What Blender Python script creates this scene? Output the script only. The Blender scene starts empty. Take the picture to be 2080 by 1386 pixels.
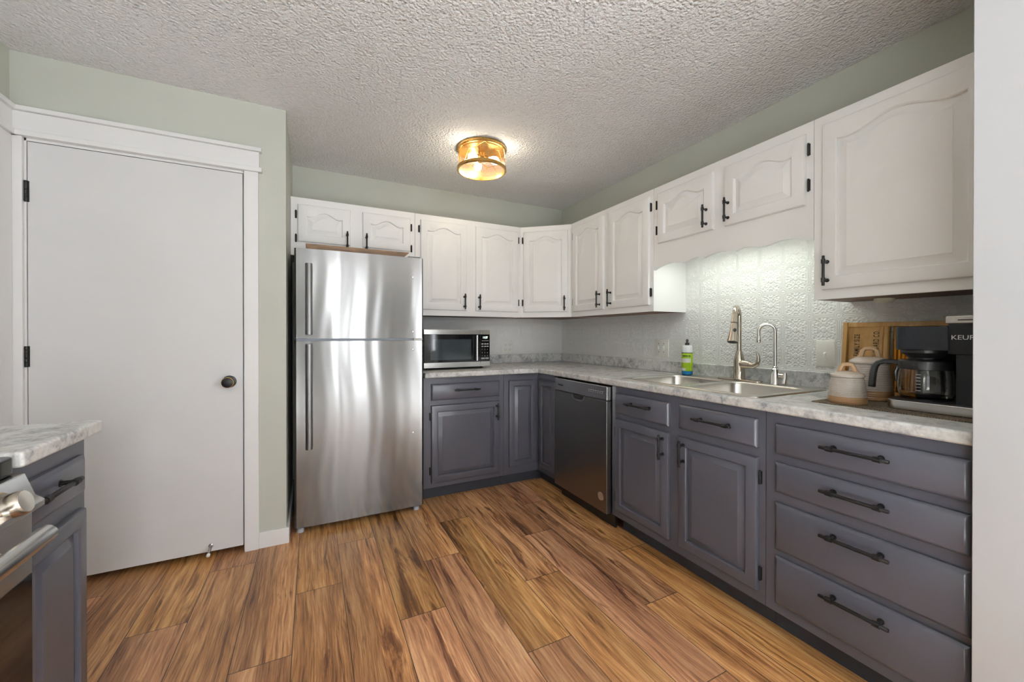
import bpy, bmesh, math, random
from mathutils import Vector, Matrix
from mathutils.geometry import tessellate_polygon
PI = math.pi
random.seed(7)
scene = bpy.context.scene
COL = scene.collection

# ------------------------------------------------------------------ camera
cam_d = bpy.data.cameras.new('camera')
cam_d.sensor_width = 36.0
cam_d.lens = 808.64 / 2080 * 36.0
cam_d.shift_y = -9.81 / 2080
cam_d.clip_start = 0.02
cam = bpy.data.objects.new('camera', cam_d)
COL.objects.link(cam)
cam.location = (0, 0, 1.175)
cam.rotation_euler = (math.radians(90 - 0.18866), 0, math.radians(-26.5958))
scene.camera = cam

# ------------------------------------------------------------------ world, lights, exposure
scene.view_settings.view_transform = 'Standard'
scene.view_settings.look = 'None'
scene.view_settings.gamma = 1.0
scene.view_settings.use_curve_mapping = False
scene.view_settings.exposure = 0.23
world = bpy.data.worlds.new('world')
scene.world = world
world.use_nodes = True
bg = world.node_tree.nodes['Background']
bg.inputs[0].default_value = (0.86, 0.93, 1.0, 1)
bg.inputs[1].default_value = 1.0
scene.cycles.max_bounces = 10
scene.cycles.diffuse_bounces = 6
scene.cycles.glossy_bounces = 5
scene.cycles.transmission_bounces = 8
scene.cycles.transparent_max_bounces = 16
scene.cycles.caustics_reflective = False
scene.cycles.caustics_refractive = False
scene.cycles.sample_clamp_indirect = 6.0


def area(name, loc, rot, sx, sy, power, color=(1, 1, 1), spread=PI):
    d = bpy.data.lights.new(name, 'AREA')
    d.shape = 'RECTANGLE'
    d.size, d.size_y = sx, sy
    d.energy = power
    d.color = color
    d.spread = spread
    o = bpy.data.objects.new(name, d)
    COL.objects.link(o)
    o.location = loc
    o.rotation_euler = rot
    return o


DAY = (0.93, 0.965, 1.0)
FY = (PI / 2, 0, 0)          # an area light whose beam runs towards +Y
# daylight entering through the windows of the dining room behind the camera; two windows added for fill
area('daylight_sidelight', (0.24, -3.66, 1.12), FY, .30, 1.85, 21, DAY)
area('daylight_glazed_door', (0.91, -3.66, 1.12), FY, .40, 1.85, 29, DAY)
area('window_fill', (3.15, -3.66, 1.45), FY, 1.10, 1.30, 60, DAY)  # unseen window, placed to light the room clear of the fridge reflection
area('side_fill', (-2.66, -1.9, 1.35), (PI / 2, 0, -PI / 2), 1.7, 1.5, 6, DAY)  # unseen side window, placed to light the room
# added fill light, given the form of a pendant behind the camera
pend = bpy.data.lights.new('fill_glow', 'POINT')
pend.energy = 38
pend.color = (.93, .97, 1.0)
pend.shadow_soft_size = .12
fill_o = bpy.data.objects.new('fill_glow', pend)
COL.objects.link(fill_o)
fill_o.location = (.16, -2.0, 1.75)
# added fill lights aimed at the rug, whose bounce brightens the ceiling
for x_, y_, w_, sp_ in ((-1.7, -1.3, 290, 64), (-1.7, -2.2, 270, 64), (3.0, -.9, 270, 74), (3.0, -1.9, 270, 74)):
    area('fill_downlight', (x_, y_, 2.425), (0, 0, 0), .16, .16, w_, (.91, .96, 1.0), math.radians(sp_))

# ------------------------------------------------------------------ materials


class NT:
    def __init__(self, name):
        self.m = bpy.data.materials.new(name)
        self.m.use_nodes = True
        self.t = self.m.node_tree
        self.b = self.t.nodes['Principled BSDF']

    def n(self, kind, **kw):
        nd = self.t.nodes.new(kind)
        for k, v in kw.items():
            setattr(nd, k, v)
        return nd

    def put(self, sock, v):
        if isinstance(v, bpy.types.NodeSocket):
            self.t.links.new(v, sock)
        elif v is not None:
            if isinstance(v, (tuple, list)) and sock.type == 'RGBA' and len(v) == 3:
                v = (*v, 1)
            sock.default_value = v

    def math(self, op, a, b=None, c=None, clamp=False):
        nd = self.n('ShaderNodeMath', operation=op, use_clamp=clamp)
        self.put(nd.inputs[0], a)
        if b is not None:
            self.put(nd.inputs[1], b)
        if c is not None:
            self.put(nd.inputs[2], c)
        return nd.outputs[0]

    def coord(self, which='Object'):
        return self.n('ShaderNodeTexCoord').outputs[which]

    def mapping(self, v, scale=(1, 1, 1), loc=(0, 0, 0), rot=(0, 0, 0)):
        nd = self.n('ShaderNodeMapping')
        self.put(nd.inputs[0], v)
        nd.inputs['Scale'].default_value = scale
        nd.inputs['Location'].default_value = loc
        nd.inputs['Rotation'].default_value = rot
        return nd.outputs[0]

    def noise(self, v, scale, detail=4, rough=.5, dist=0, out='Fac'):
        nd = self.n('ShaderNodeTexNoise')
        if v is not None:
            self.put(nd.inputs['Vector'], v)
        nd.inputs['Scale'].default_value = scale
        nd.inputs['Detail'].default_value = detail
        nd.inputs['Roughness'].default_value = rough
        nd.inputs['Distortion'].default_value = dist
        return nd.outputs[out]

    def ramp(self, f, stops, interp='LINEAR'):
        nd = self.n('ShaderNodeValToRGB')
        self.put(nd.inputs[0], f)
        cr = nd.color_ramp
        cr.interpolation = interp
        while len(cr.elements) < len(stops):
            cr.elements.new(0.5)
        for e, (p, c) in zip(cr.elements, stops):
            e.position = p
            e.color = (*c, 1) if len(c) == 3 else c
        return nd.outputs[0]

    def mix(self, f, a, b, blend='MIX'):
        nd = self.n('ShaderNodeMix', data_type='RGBA', blend_type=blend)
        self.put(nd.inputs[0], f)
        self.put(nd.inputs[6], a)
        self.put(nd.inputs[7], b)
        return nd.outputs[2]

    def bump(self, h, strength=.3, dist=.01):
        nd = self.n('ShaderNodeBump')
        nd.inputs['Strength'].default_value = strength
        nd.inputs['Distance'].default_value = dist
        self.put(nd.inputs['Height'], h)
        self.put(self.b.inputs['Normal'], nd.outputs[0])
        return nd

    def set(self, **kw):
        for k, v in kw.items():
            self.put(self.b.inputs[k.replace('_', ' ')], v)
        return self

    def sep(self, v):
        nd = self.n('ShaderNodeSeparateXYZ')
        self.put(nd.inputs[0], v)
        return nd.outputs

    def comb(self, x, y, z):
        nd = self.n('ShaderNodeCombineXYZ')
        for i, q in enumerate((x, y, z)):
            self.put(nd.inputs[i], q)
        return nd.outputs[0]


def paint(name, col, rough=.5, var=.04, bscale=60, bstr=.05, stretch=(1, 1, 1)):
    t = NT(name)
    v = t.mapping(t.coord(), stretch)
    f = t.noise(v, bscale, 5, .6)
    g = t.noise(t.coord(), 3.0, 3, .5)
    lo = tuple(c * (1 - var) for c in col)
    hi = tuple(min(1, c * (1 + var)) for c in col)
    t.set(Base_Color=t.ramp(g, [(.3, lo), (.7, hi)]), Roughness=rough)
    t.bump(f, bstr, .002)
    return t.m


def metal(name, col, rough=.28, brush=(1, 1, 60), bstr=.02, rvar=.08):
    t = NT(name)
    v = t.mapping(t.coord(), brush)
    f = t.noise(v, 12, 6, .65)
    r = t.math('MULTIPLY_ADD', f, rvar * 2, rough - rvar)
    t.set(Base_Color=t.ramp(f, [(.25, tuple(c * .93 for c in col)), (.75, col)]), Metallic=1.0, Roughness=r)
    t.bump(f, bstr, .001)
    return t.m


def plain(name, col, rough=.5, metallic=0.0, **kw):
    t = NT(name)
    f = t.noise(t.coord(), 40, 3)
    t.set(Base_Color=t.ramp(f, [(.3, tuple(c * .96 for c in col)), (.7, col)]), Roughness=rough, Metallic=metallic, **kw)
    return t.m


def glass(name, tint=(1, 1, 1), rough=.0):
    t = NT(name)
    t.set(Base_Color=tint, Roughness=rough, Transmission_Weight=1.0, IOR=1.45)
    f = t.noise(t.coord(), 6, 2)
    t.bump(f, .02, .001)
    return t.m


def emit(name, col, strength):
    t = NT(name)
    t.set(Base_Color=col, Emission_Color=col, Emission_Strength=strength)
    return t.m


def wood(name, lo, mid, hi, stretch=(1, 8, 8), scale=3, rough=.5):
    t = NT(name)
    v = t.mapping(t.coord(), stretch)
    f = t.noise(v, scale, 8, .65, 1.2)
    t.set(Base_Color=t.ramp(f, [(.28, lo), (.5, mid), (.72, hi)]), Roughness=rough)
    t.bump(f, .08, .002)
    return t.m


def floor_material():
    t = NT('plank_floor')
    c = t.coord()
    x, y, z = t.sep(c)
    W, L = .1945, 1.14
    px = t.math('MULTIPLY', t.math('ADD', x, .0698), 1 / W)
    row = t.math('FLOOR', px)
    fx = t.math('FRACT', px)
    m3 = t.math('FLOORED_MODULO', row, 3)
    ys = t.math('SUBTRACT', t.math('SUBTRACT', y, 2.045), t.math('MULTIPLY', m3, .38))
    py = t.math('MULTIPLY', ys, 1 / L)
    col = t.math('FLOOR', py)
    fy = t.math('FRACT', py)
    ex = t.math('MULTIPLY', t.math('MINIMUM', fx, t.math('SUBTRACT', 1, fx)), W)
    ey = t.math('MULTIPLY', t.math('MINIMUM', fy, t.math('SUBTRACT', 1, fy)), L)
    seam = t.math('LESS_THAN', t.math('MINIMUM', ex, ey), .0015)
    wn = t.n('ShaderNodeTexWhiteNoise', noise_dimensions='2D')
    t.put(wn.inputs['Vector'], t.comb(row, col, 0))
    rid, rcol = wn.outputs['Value'], wn.outputs['Color']
    # the printed boards inside one plank: two strips of unequal width
    strip = t.math('GREATER_THAN', fx, t.math('MULTIPLY_ADD', rid, .3, .35))
    wn2 = t.n('ShaderNodeTexWhiteNoise', noise_dimensions='3D')
    t.put(wn2.inputs['Vector'], t.comb(row, col, strip))
    sid = wn2.outputs['Value']
    seed = t.math('MULTIPLY', sid, 40)
    gv = t.comb(t.math('MULTIPLY', x, 1.0), t.math('MULTIPLY', y, .11), seed)
    warp = t.noise(t.comb(t.math('MULTIPLY', x, 4), t.math('MULTIPLY', y, 1.3), seed), 1.6, 3, .5)
    gx = t.math('ADD', t.math('MULTIPLY', x, 1.0), t.math('MULTIPLY', warp, .045))
    gv2 = t.comb(gx, t.math('MULTIPLY', y, .030), seed)
    gv3 = t.comb(gx, t.math('MULTIPLY', y, .07), seed)
    fine = t.noise(gv2, 150, 8, .72)
    broad = t.noise(gv3, 24, 5, .6, .9)
    tone = t.math('ADD', t.math('MULTIPLY', fine, .62), t.math('MULTIPLY', broad, .38))
    cath = t.noise(t.comb(gx, t.math('MULTIPLY', y, .055), t.math('ADD', seed, 3)), 7, 2, .45, .5)
    rings = t.math('SINE', t.math('MULTIPLY', cath, 95))
    tone = t.math('ADD', tone, t.math('MULTIPLY', rings, .014))
    zone = t.noise(t.comb(gx, t.math('MULTIPLY', y, .12), t.math('ADD', seed, 17)), 9, 2, .5)
    tone = t.math('ADD', tone, t.math('MULTIPLY', t.math('SUBTRACT', zone, .5), .20))
    dark = t.noise(t.comb(gx, t.math('MULTIPLY', y, .10), t.math('ADD', seed, 9)), 17, 6, .62, 1.0)
    base = t.ramp(tone, [(.34, (.080, .032, .012)), (.41, (.22, .096, .034)), (.50, (.41, .200, .074)), (.62, (.63, .37, .165))])
    streak = t.ramp(dark, [(.57, (1, 1, 1)), (.64, (.45, .38, .34)), (.73, (.24, .19, .17))])
    hot = t.mix(1.0, base, streak, 'MULTIPLY')
    bv = t.math('MULTIPLY_ADD', sid, .5, .82)
    hsv = t.n('ShaderNodeHueSaturation')
    t.put(hsv.inputs['Color'], hot)
    t.put(hsv.inputs['Value'], bv)
    t.put(hsv.inputs['Hue'], t.math('MULTIPLY_ADD', rid, .014, .488))
    t.put(hsv.inputs['Saturation'], t.math('MULTIPLY_ADD', rid, .12, .92))
    out = t.mix(seam, hsv.outputs[0], (.05, .025, .012))
    t.set(Base_Color=out, Roughness=t.math('MULTIPLY_ADD', fine, .2, .27))
    h = t.math('SUBTRACT', t.math('MULTIPLY', fine, .3), t.math('MULTIPLY', seam, 1.0))
    t.bump(h, .22, .002)
    return t.m


def laminate(name='marbled_laminate'):
    t = NT(name)
    c = t.coord()
    a = t.noise(c, 19, 7, .62, .7)
    b = t.noise(t.mapping(c, (1, 1, 1), (4, 2, 7)), 80, 6, .7)
    g = t.noise(t.mapping(c, (1, 1, 1), (9, 3, 1)), 5, 3, .5)
    f = t.math('ADD', t.math('MULTIPLY', a, .62), t.math('MULTIPLY', b, .38))
    f = t.math('ADD', f, t.math('MULTIPLY', t.math('SUBTRACT', g, .5), .25))
    col = t.ramp(f, [(.31, (.13, .14, .155)), (.41, (.36, .37, .385)), (.49, (.56, .56, .555)), (.58, (.71, .71, .70))])
    t.set(Base_Color=col, Roughness=.38)
    return t.m


def embossed(name, s0):
    t = NT(name)
    x, y, z = t.sep(t.coord())
    s = t.math('ADD', x, y)

    def cell(v, o, p):
        q = t.math('DIVIDE', t.math('SUBTRACT', v, o), p)
        q = t.math('SUBTRACT', t.math('FRACT', t.math('ADD', q, .5)), .5)
        return t.math('MULTIPLY', t.math('ABSOLUTE', q), p)
    du, dv = cell(s, s0, .1275), cell(z, 1.1325, .1365)
    ch = t.math('MULTIPLY', t.math('SUBTRACT', t.math('ADD', du, dv), .024), .707)
    m = t.math('MINIMUM', t.math('MINIMUM', du, dv), ch)

    def pulse(v, c, w):
        return t.math('SUBTRACT', 1, t.math('DIVIDE', t.math('ABSOLUTE', t.math('SUBTRACT', v, c)), w), clamp=True)
    r = t.math('SQRT', t.math('ADD', t.math('MULTIPLY', du, du), t.math('MULTIPLY', dv, dv)))
    lines = t.math('ADD', pulse(m, .0075, .0025), pulse(m, .0018, .0022))
    med = t.math('ADD', pulse(r, .0135, .003), pulse(r, 0, .007))
    inner = t.math('GREATER_THAN', m, .012)
    vo = t.n('ShaderNodeTexVoronoi', feature='F1')
    t.put(vo.inputs['Vector'], t.comb(du, dv, 0))
    vo.inputs['Scale'].default_value = 100
    fl = t.math('MULTIPLY', t.math('MULTIPLY', vo.outputs['Distance'], 1.9), inner)
    cu = t.math('SUBTRACT', .06375, du)
    cv = t.math('SUBTRACT', .06825, dv)
    dia = pulse(t.math('ADD', cu, cv), 0, .02)
    h = t.math('ADD', t.math('MULTIPLY', t.math('ADD', lines, med), .75), t.math('ADD', fl, t.math('MULTIPLY', dia, 1.2)))
    t.set(Base_Color=(.85, .85, .84), Roughness=.5)
    t.bump(h, .65, .0035)
    return t.m


def ceiling_material():
    t = NT('popcorn_ceiling')
    c = t.coord()
    a = t.noise(c, 85, 3, .55, .3)
    vo = t.n('ShaderNodeTexVoronoi', feature='SMOOTH_F1')
    t.put(vo.inputs['Vector'], c)
    vo.inputs['Scale'].default_value = 80
    h = t.math('ADD', a, t.math('MULTIPLY', vo.outputs['Distance'], -.7))
    g = t.noise(c, 1.2, 3)
    t.set(Base_Color=t.ramp(g, [(.3, (.89, .89, .89)), (.7, (.93, .93, .93))]), Roughness=.85)
    t.bump(h, 1.0, .016)
    return t.m


def mesh_weave():
    t = NT('brass_wire_mesh')
    x, y, z = t.sep(t.coord('Generated'))
    ang = t.math('ARCTAN2', t.math('SUBTRACT', y, .5), t.math('SUBTRACT', x, .5))
    a = t.math('LESS_THAN', t.math('FRACT', t.math('MULTIPLY', ang, 180 / (2 * PI))), .20)
    b = t.math('LESS_THAN', t.math('FRACT', t.math('MULTIPLY', z, 20)), .20)
    k = t.math('MAXIMUM', a, b)
    t.set(Base_Color=(.50, .31, .12), Metallic=.9, Roughness=.4, Alpha=k)
    return t.m


M = {}
M['wall'] = paint('sage_wall_paint', (.49, .50, .445), .65, .03, 90, .10)
M['rug'] = paint('bounce_white', (.80, .80, .80), .9, .03, 200, .2)  # near white so the added rug throws light upwards
M['rearwall'] = paint('dim_wall', (.17, .165, .155), .6, .03, 90, .1)  # rear wall darkened so the fridge reflects a dim room
M['ceiling'] = ceiling_material()
M['trim'] = paint('white_trim_paint', (.75, .75, .75), .38, .02, 40, .04, (1, 1, .2))
M['post'] = paint('pale_grey_trim_paint', (.52, .53, .55), .45, .02, 40, .04)
M['door'] = paint('white_door_paint', (.66, .66, .662), .42, .02, 120, .05)
M['cab'] = paint('white_cabinet_paint', (.86, .858, .85), .40, .025, 50, .05, (1, 1, .15))
M['base'] = paint('charcoal_cabinet_paint', (.082, .083, .104), .29, .08, 60, .06, (1, 1, .15))
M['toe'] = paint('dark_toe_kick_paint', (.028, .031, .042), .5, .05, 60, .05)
M['under'] = wood('bare_brown_wood', (.075, .03, .013), (.13, .052, .022), (.19, .085, .035), (1, 6, 1), 4)
M['floor'] = floor_material()
M['lam'] = laminate()
M['emb'] = embossed('embossed_wall_panel', 1.137 + 2.262)
M['steel'] = metal('brushed_stainless', (.60, .595, .585), .24, (60, 1, 1), .012, .05)
M['fridge'] = metal('fridge_stainless', (.225, .222, .218), .18, (1, 1, 45), .0, .01)
tn_ = M['fridge'].node_tree.nodes.new('ShaderNodeTangent')
tn_.direction_type = 'RADIAL'
tn_.axis = 'Z'
bs_ = M['fridge'].node_tree.nodes['Principled BSDF']
M['fridge'].node_tree.links.new(tn_.outputs[0], bs_.inputs['Tangent'])
bs_.inputs['Anisotropic'].default_value = .88
bs_.inputs['Anisotropic Rotation'].default_value = .25
M['dw'] = metal('dark_stainless', (.30, .295, .29), .30, (1, 1, 50), .012, .05)
M['handle'] = metal('satin_handle_steel', (.17, .168, .165), .36, (1, 1, 40), .0, .04)
M['sink'] = metal('sink_stainless', (.66, .64, .60), .30, (40, 1, 1), .012, .06)
M['nickel'] = metal('brushed_nickel', (.52, .47, .40), .22, (1, 1, 1), .0, .03)
M['chrome'] = metal('chrome', (.80, .79, .77), .08, (1, 1, 1), .0, .02)
M['bronze'] = plain('oil_rubbed_bronze', (.008, .0075, .008), .42, 0.0, Specular_IOR_Level=.35)
M['black'] = plain('black_plastic', (.012, .012, .013), .38)
M['blackgloss'] = plain('black_glass', (.006, .006, .008), .06)
M['charcoal'] = plain('charcoal_plastic', (.0065, .008, .011), .5, Specular_IOR_Level=.35)
M['darkgap'] = plain('dark_gap', (.012, .012, .012), .8)
M['greyside'] = plain('grey_appliance_side', (.10, .10, .105), .5)
M['feet'] = plain('grey_plastic_foot', (.42, .45, .50), .5)
M['brass'] = metal('aged_brass', (.62, .38, .12), .28, (1, 1, 1), .0, .04)
M['mesh'] = mesh_weave()
M['bulb'] = emit('lit_bulb', (1.0, .88, .70), 5)
M['tube'] = emit('lit_tube', (.93, 1.0, .90), 3)
M['puck'] = plain('frosted_white', (.80, .76, .62), .4)
M['plate'] = plain('ivory_plastic', (.82, .815, .76), .35)
M['whiteplastic'] = plain('white_plastic', (.85, .86, .87), .3)
M['slot'] = plain('dark_slot', (.03, .03, .03), .6)
M['board'] = wood('board_wood', (.10, .05, .02), (.19, .10, .04), (.28, .16, .07), (1.5, 10, 10), 3)
M['pine'] = wood('varnished_pine', (.33, .17, .045), (.48, .27, .085), (.58, .36, .14), (6, 6, 1.2), 4, .4)
M['ink'] = plain('black_ink', (.03, .022, .015), .7)
M['glass'] = glass('clear_glass')
M['pane'] = glass('window_glass')
M['mat'] = None
M['green'] = plain('green_label', (.38, .60, .012), .4)
M['blue'] = plain('blue_soap', (.01, .20, .48), .25)
M['label'] = plain('pale_label', (.80, .82, .74), .5)
M['display'] = emit('lit_display', (.80, 1.0, .85), 2.2)
M['print'] = plain('white_print', (.72, .74, .76), .5)
M['greyprint'] = plain('grey_print', (.52, .53, .54), .5)
M['darkprint'] = plain('dark_print', (.02, .02, .03), .5)
M['silver'] = plain('silver_plastic', (.62, .61, .58), .35, .3)
M['sheet'] = glass('microwave_window', (.20, .24, .25), .02)


def stoneware():
    t = NT('glazed_stoneware')
    x, y, z = t.sep(t.coord('Generated'))
    rib = t.math('SINE', t.math('MULTIPLY', z, 105))
    n = t.noise(t.coord(), 25, 5, .6)
    glz = t.ramp(n, [(.3, (.44, .385, .34)), (.7, (.58, .53, .48))])
    lines = t.math('MULTIPLY', t.math('GREATER_THAN', rib, .55), .45)
    glz = t.mix(lines, glz, (.30, .20, .12))
    clay = t.ramp(n, [(.3, (.34, .19, .085)), (.7, (.46, .28, .14))])
    low = t.math('LESS_THAN', z, .27)
    t.set(Base_Color=t.mix(low, glz, clay), Roughness=.3)
    t.bump(rib, .25, .002)
    return t.m


M['stone'] = stoneware()
M['stonelid'] = plain('glazed_lid', (.60, .53, .46), .25)
M['clay'] = plain('bare_clay', (.48, .31, .17), .45)


def woven():
    t = NT('woven_mat')
    x, y, z = t.sep(t.coord())
    a = t.math('SINE', t.math('MULTIPLY', x, 900))
    b = t.math('SINE', t.math('MULTIPLY', y, 900))
    k = t.math('MULTIPLY', a, b)
    n = t.noise(t.coord(), 150, 3)
    f = t.math('ADD', t.math('MULTIPLY', k, .25), n)
    t.set(Base_Color=t.ramp(f, [(.3, (.03, .022, .015)), (.55, (.14, .10, .06)), (.8, (.30, .22, .13))]), Roughness=.8)
    t.bump(k, .4, .002)
    return t.m


M['mat'] = woven()

# ------------------------------------------------------------------ geometry helpers


class MB:
    """collects shapes and links them as one mesh object"""

    def __init__(self):
        self.bm = bmesh.new()

    def faces(self, vs, fs):
        v = [self.bm.verts.new(p) for p in vs]
        for f in fs:
            try:
                self.bm.faces.new([v[i] for i in f])
            except ValueError:
                pass
        return self

    def box(self, x0, x1, y0, y1, z0, z1):
        x0, x1 = sorted((x0, x1)); y0, y1 = sorted((y0, y1)); z0, z1 = sorted((z0, z1))
        vs = [(x0, y0, z0), (x1, y0, z0), (x1, y1, z0), (x0, y1, z0), (x0, y0, z1), (x1, y0, z1), (x1, y1, z1), (x0, y1, z1)]
        return self.faces(vs, [(3, 2, 1, 0), (4, 5, 6, 7), (0, 1, 5, 4), (1, 2, 6, 5), (2, 3, 7, 6), (3, 0, 4, 7)])

    def rings(self, loops, cap0=True, cap1=True, closed=True):
        n = len(loops[0])
        vs = [p for lp in loops for p in lp]
        fs = []
        for i in range(len(loops) - 1):
            for j in range(n if closed else n - 1):
                k = (j + 1) % n
                fs.append((i * n + j, i * n + k, (i + 1) * n + k, (i + 1) * n + j))
        if cap0:
            fs.append(tuple(range(n - 1, -1, -1)))
        if cap1:
            b = (len(loops) - 1) * n
            fs.append(tuple(range(b, b + n)))
        return self.faces(vs, fs)

    def prism(self, poly, h0, h1, axis='z'):
        def put(p, h):
            return {'z': (p[0], p[1], h), 'x': (h, p[0], p[1]), 'y': (p[0], h, p[1])}[axis]
        return self.rings([[put(p, h0) for p in poly], [put(p, h1) for p in poly]])

    def lathe(self, prof, c, axis=(0, 0, 1), seg=32, cap0=True, cap1=True):
        """prof: (radius, height along axis) from c"""
        a = Vector(axis).normalized()
        u = a.orthogonal().normalized()
        w = a.cross(u)
        c = Vector(c)
        loops = [[c + a * h + (u * math.cos(2 * PI * i / seg) + w * math.sin(2 * PI * i / seg)) * max(r, 1e-5) for i in range(seg)] for r, h in prof]
        return self.rings(loops, cap0, cap1)

    def tube(self, pts, r, seg=12, closed=False):
        pts = [Vector(p) for p in pts]
        rr = r if isinstance(r, (list, tuple)) else [r] * len(pts)
        n = len(pts)
        loops = []
        up = None
        for i, p in enumerate(pts):
            if closed:
                d = (pts[(i + 1) % n] - pts[i - 1]).normalized()
            else:
                d = (pts[min(i + 1, n - 1)] - pts[max(i - 1, 0)]).normalized()
            if up is None:
                up = d.orthogonal().normalized()
            else:
                up = (up - d * up.dot(d)).normalized()
            w = d.cross(up)
            loops.append([p + (up * math.cos(2 * PI * k / seg) + w * math.sin(2 * PI * k / seg)) * rr[i] for k in range(seg)])
        if closed:
            loops.append(loops[0])
        return self.rings(loops, not closed, not closed)

    def build(self, name, mat, parent=None, bevel=0, seg=2, angle=35, loc=None, label=None):
        bm = self.bm
        bmesh.ops.remove_doubles(bm, verts=bm.verts, dist=1e-6)
        bmesh.ops.recalc_face_normals(bm, faces=bm.faces)
        off = Vector(loc) if loc is not None else Vector((0, 0, 0))
        if parent is not None:
            off = Vector(parent['_o'])
        bmesh.ops.translate(bm, verts=bm.verts, vec=-off)
        me = bpy.data.meshes.new(name)
        bm.to_mesh(me)
        bm.free()
        for p in me.polygons:
            p.use_smooth = True
        me.set_sharp_from_angle(angle=math.radians(angle))
        me.materials.append(mat)
        o = bpy.data.objects.new(name, me)
        COL.objects.link(o)
        if parent is not None:
            o.parent = parent
        else:
            o.location = off
        o['_o'] = tuple(off)
        if bevel:
            b = o.modifiers.new('bevel', 'BEVEL')
            b.width = bevel
            b.segments = seg
            b.limit_method = 'ANGLE'
            b.angle_limit = math.radians(40)
            b.harden_normals = True
        if label:
            o['label'] = label
        return o


def thing(name, label, cat, loc, group=None):
    o = bpy.data.objects.new(name, None)
    o.empty_display_size = .05
    COL.objects.link(o)
    o.location = loc
    o['_o'] = tuple(loc)
    o['label'] = label
    o['category'] = cat
    if group:
        o['group'] = group
    return o


def tag(o, label, cat, group=None):
    o['label'] = label
    o['category'] = cat
    if group:
        o['group'] = group
    return o


def struct(o):
    o['kind'] = 'structure'
    return o


def writing(name, body, size, origin, right, up, mat, parent, extrude=.0004, xs=1.0, align='LEFT', bold=0.0):
    """flat lettering standing on a surface"""
    cu = bpy.data.curves.new(name, 'FONT')
    cu.body = body
    cu.size = size
    cu.extrude = extrude
    cu.align_x = align
    cu.offset = bold
    cu.space_character = 1.2 if bold else 1.0
    tmp = bpy.data.objects.new(name + '_tmp', cu)
    COL.objects.link(tmp)
    dg = bpy.context.evaluated_depsgraph_get()
    me = bpy.data.meshes.new_from_object(tmp.evaluated_get(dg))
    COL.objects.unlink(tmp)
    bpy.data.objects.remove(tmp)
    r = Vector(right).normalized(); u = Vector(up).normalized(); nn = r.cross(u)
    r = r * xs
    mtx = Matrix(((r.x, u.x, nn.x, origin[0] - parent['_o'][0]), (r.y, u.y, nn.y, origin[1] - parent['_o'][1]),
                  (r.z, u.z, nn.z, origin[2] - parent['_o'][2]), (0, 0, 0, 1)))
    me.transform(mtx)
    me.materials.clear()
    me.materials.append(mat)
    o = bpy.data.objects.new(name, me)
    COL.objects.link(o)
    o.parent = parent
    o['_o'] = tuple(parent['_o'])
    return o


class Fr:
    """a vertical work plane: u to the viewer's right, v up, n out of the face"""

    def __init__(self, o, u):
        self.o = Vector(o)
        self.u = Vector(u).normalized()
        self.v = Vector((0, 0, 1))
        self.n = self.u.cross(self.v)

    def p(self, u, v, n):
        return self.o + self.u * u + self.v * v + self.n * n


def rect_loop(u0, u1, v0, v1, nb, ns, top=None):
    """outline anticlockwise from the lower left; top(s) gives the height of the top edge"""
    pts = [(u0 + (u1 - u0) * i / nb, v0) for i in range(nb)]
    tr = top(1) if top else 0
    tl = top(-1) if top else 0
    pts += [(u1, v0 + (v1 + tr - v0) * i / ns) for i in range(ns)]
    for i in range(nb):
        s = 1 - 2 * i / nb
        pts.append((u0 + (u1 - u0) * (s + 1) / 2, v1 + (top(s) if top else 0)))
    pts += [(u0, v1 + tl + (v0 - v1 - tl) * i / ns) for i in range(ns)]
    return pts


def cathedral(rise):
    def f(s):
        a = abs(s)
        if a < .84:
            return rise * (.5 + .5 * math.cos(PI * a / .84))
        return rise * .10 * ((a - .84) / .16) ** 1.5
    return f


def panel_door(fr, u0, u1, v0, v1, t=.02, stile=.05, slope=.034, rise=0, bot=None, top_rail=None):
    """raised panel cabinet door"""
    bot = stile if bot is None else bot
    tr = stile if top_rail is None else top_rail
    nb = 24 if rise else 2
    f = cathedral(rise) if rise else None
    L = []

    def add(loop, n):
        L.append([fr.p(a, b, n) for a, b in loop])
    add(rect_loop(u0, u1, v0, v1, nb, 2), 0)
    add(rect_loop(u0, u1, v0, v1, nb, 2), t - .008)
    add(rect_loop(u0 + .003, u1 - .003, v0 + .003, v1 - .003, nb, 2), t - .003)
    add(rect_loop(u0 + .010, u1 - .010, v0 + .010, v1 - .010, nb, 2), t)
    a0, a1, b0, b1 = u0 + stile, u1 - stile, v0 + bot, v1 - tr
    add(rect_loop(a0, a1, b0, b1, nb, 2, f), t)
    add(rect_loop(a0 + .004, a1 - .004, b0 + .004, b1 - .004, nb, 2, f), t - .003)
    add(rect_loop(a0 + .006, a1 - .006, b0 + .006, b1 - .006, nb, 2, f), t - .013)
    k = slope
    add(rect_loop(a0 + k, a1 - k, b0 + k, b1 - k, nb, 2, f), t - .003)
    add(rect_loop(a0 + k + .002, a1 - k - .002, b0 + k + .002, b1 - k - .002, nb, 2, f), t - .0015)
    return MB().rings(L)


def slab_front(fr, u0, u1, v0, v1, t=.02):
    L = []
    for i, n in ((0, 0), (0, t - .009), (.003, t - .005), (.012, t)):
        L.append([fr.p(a, b, n) for a, b in rect_loop(u0 + i, u1 - i, v0 + i, v1 - i, 1, 1)])
    return MB().rings(L)


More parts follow.
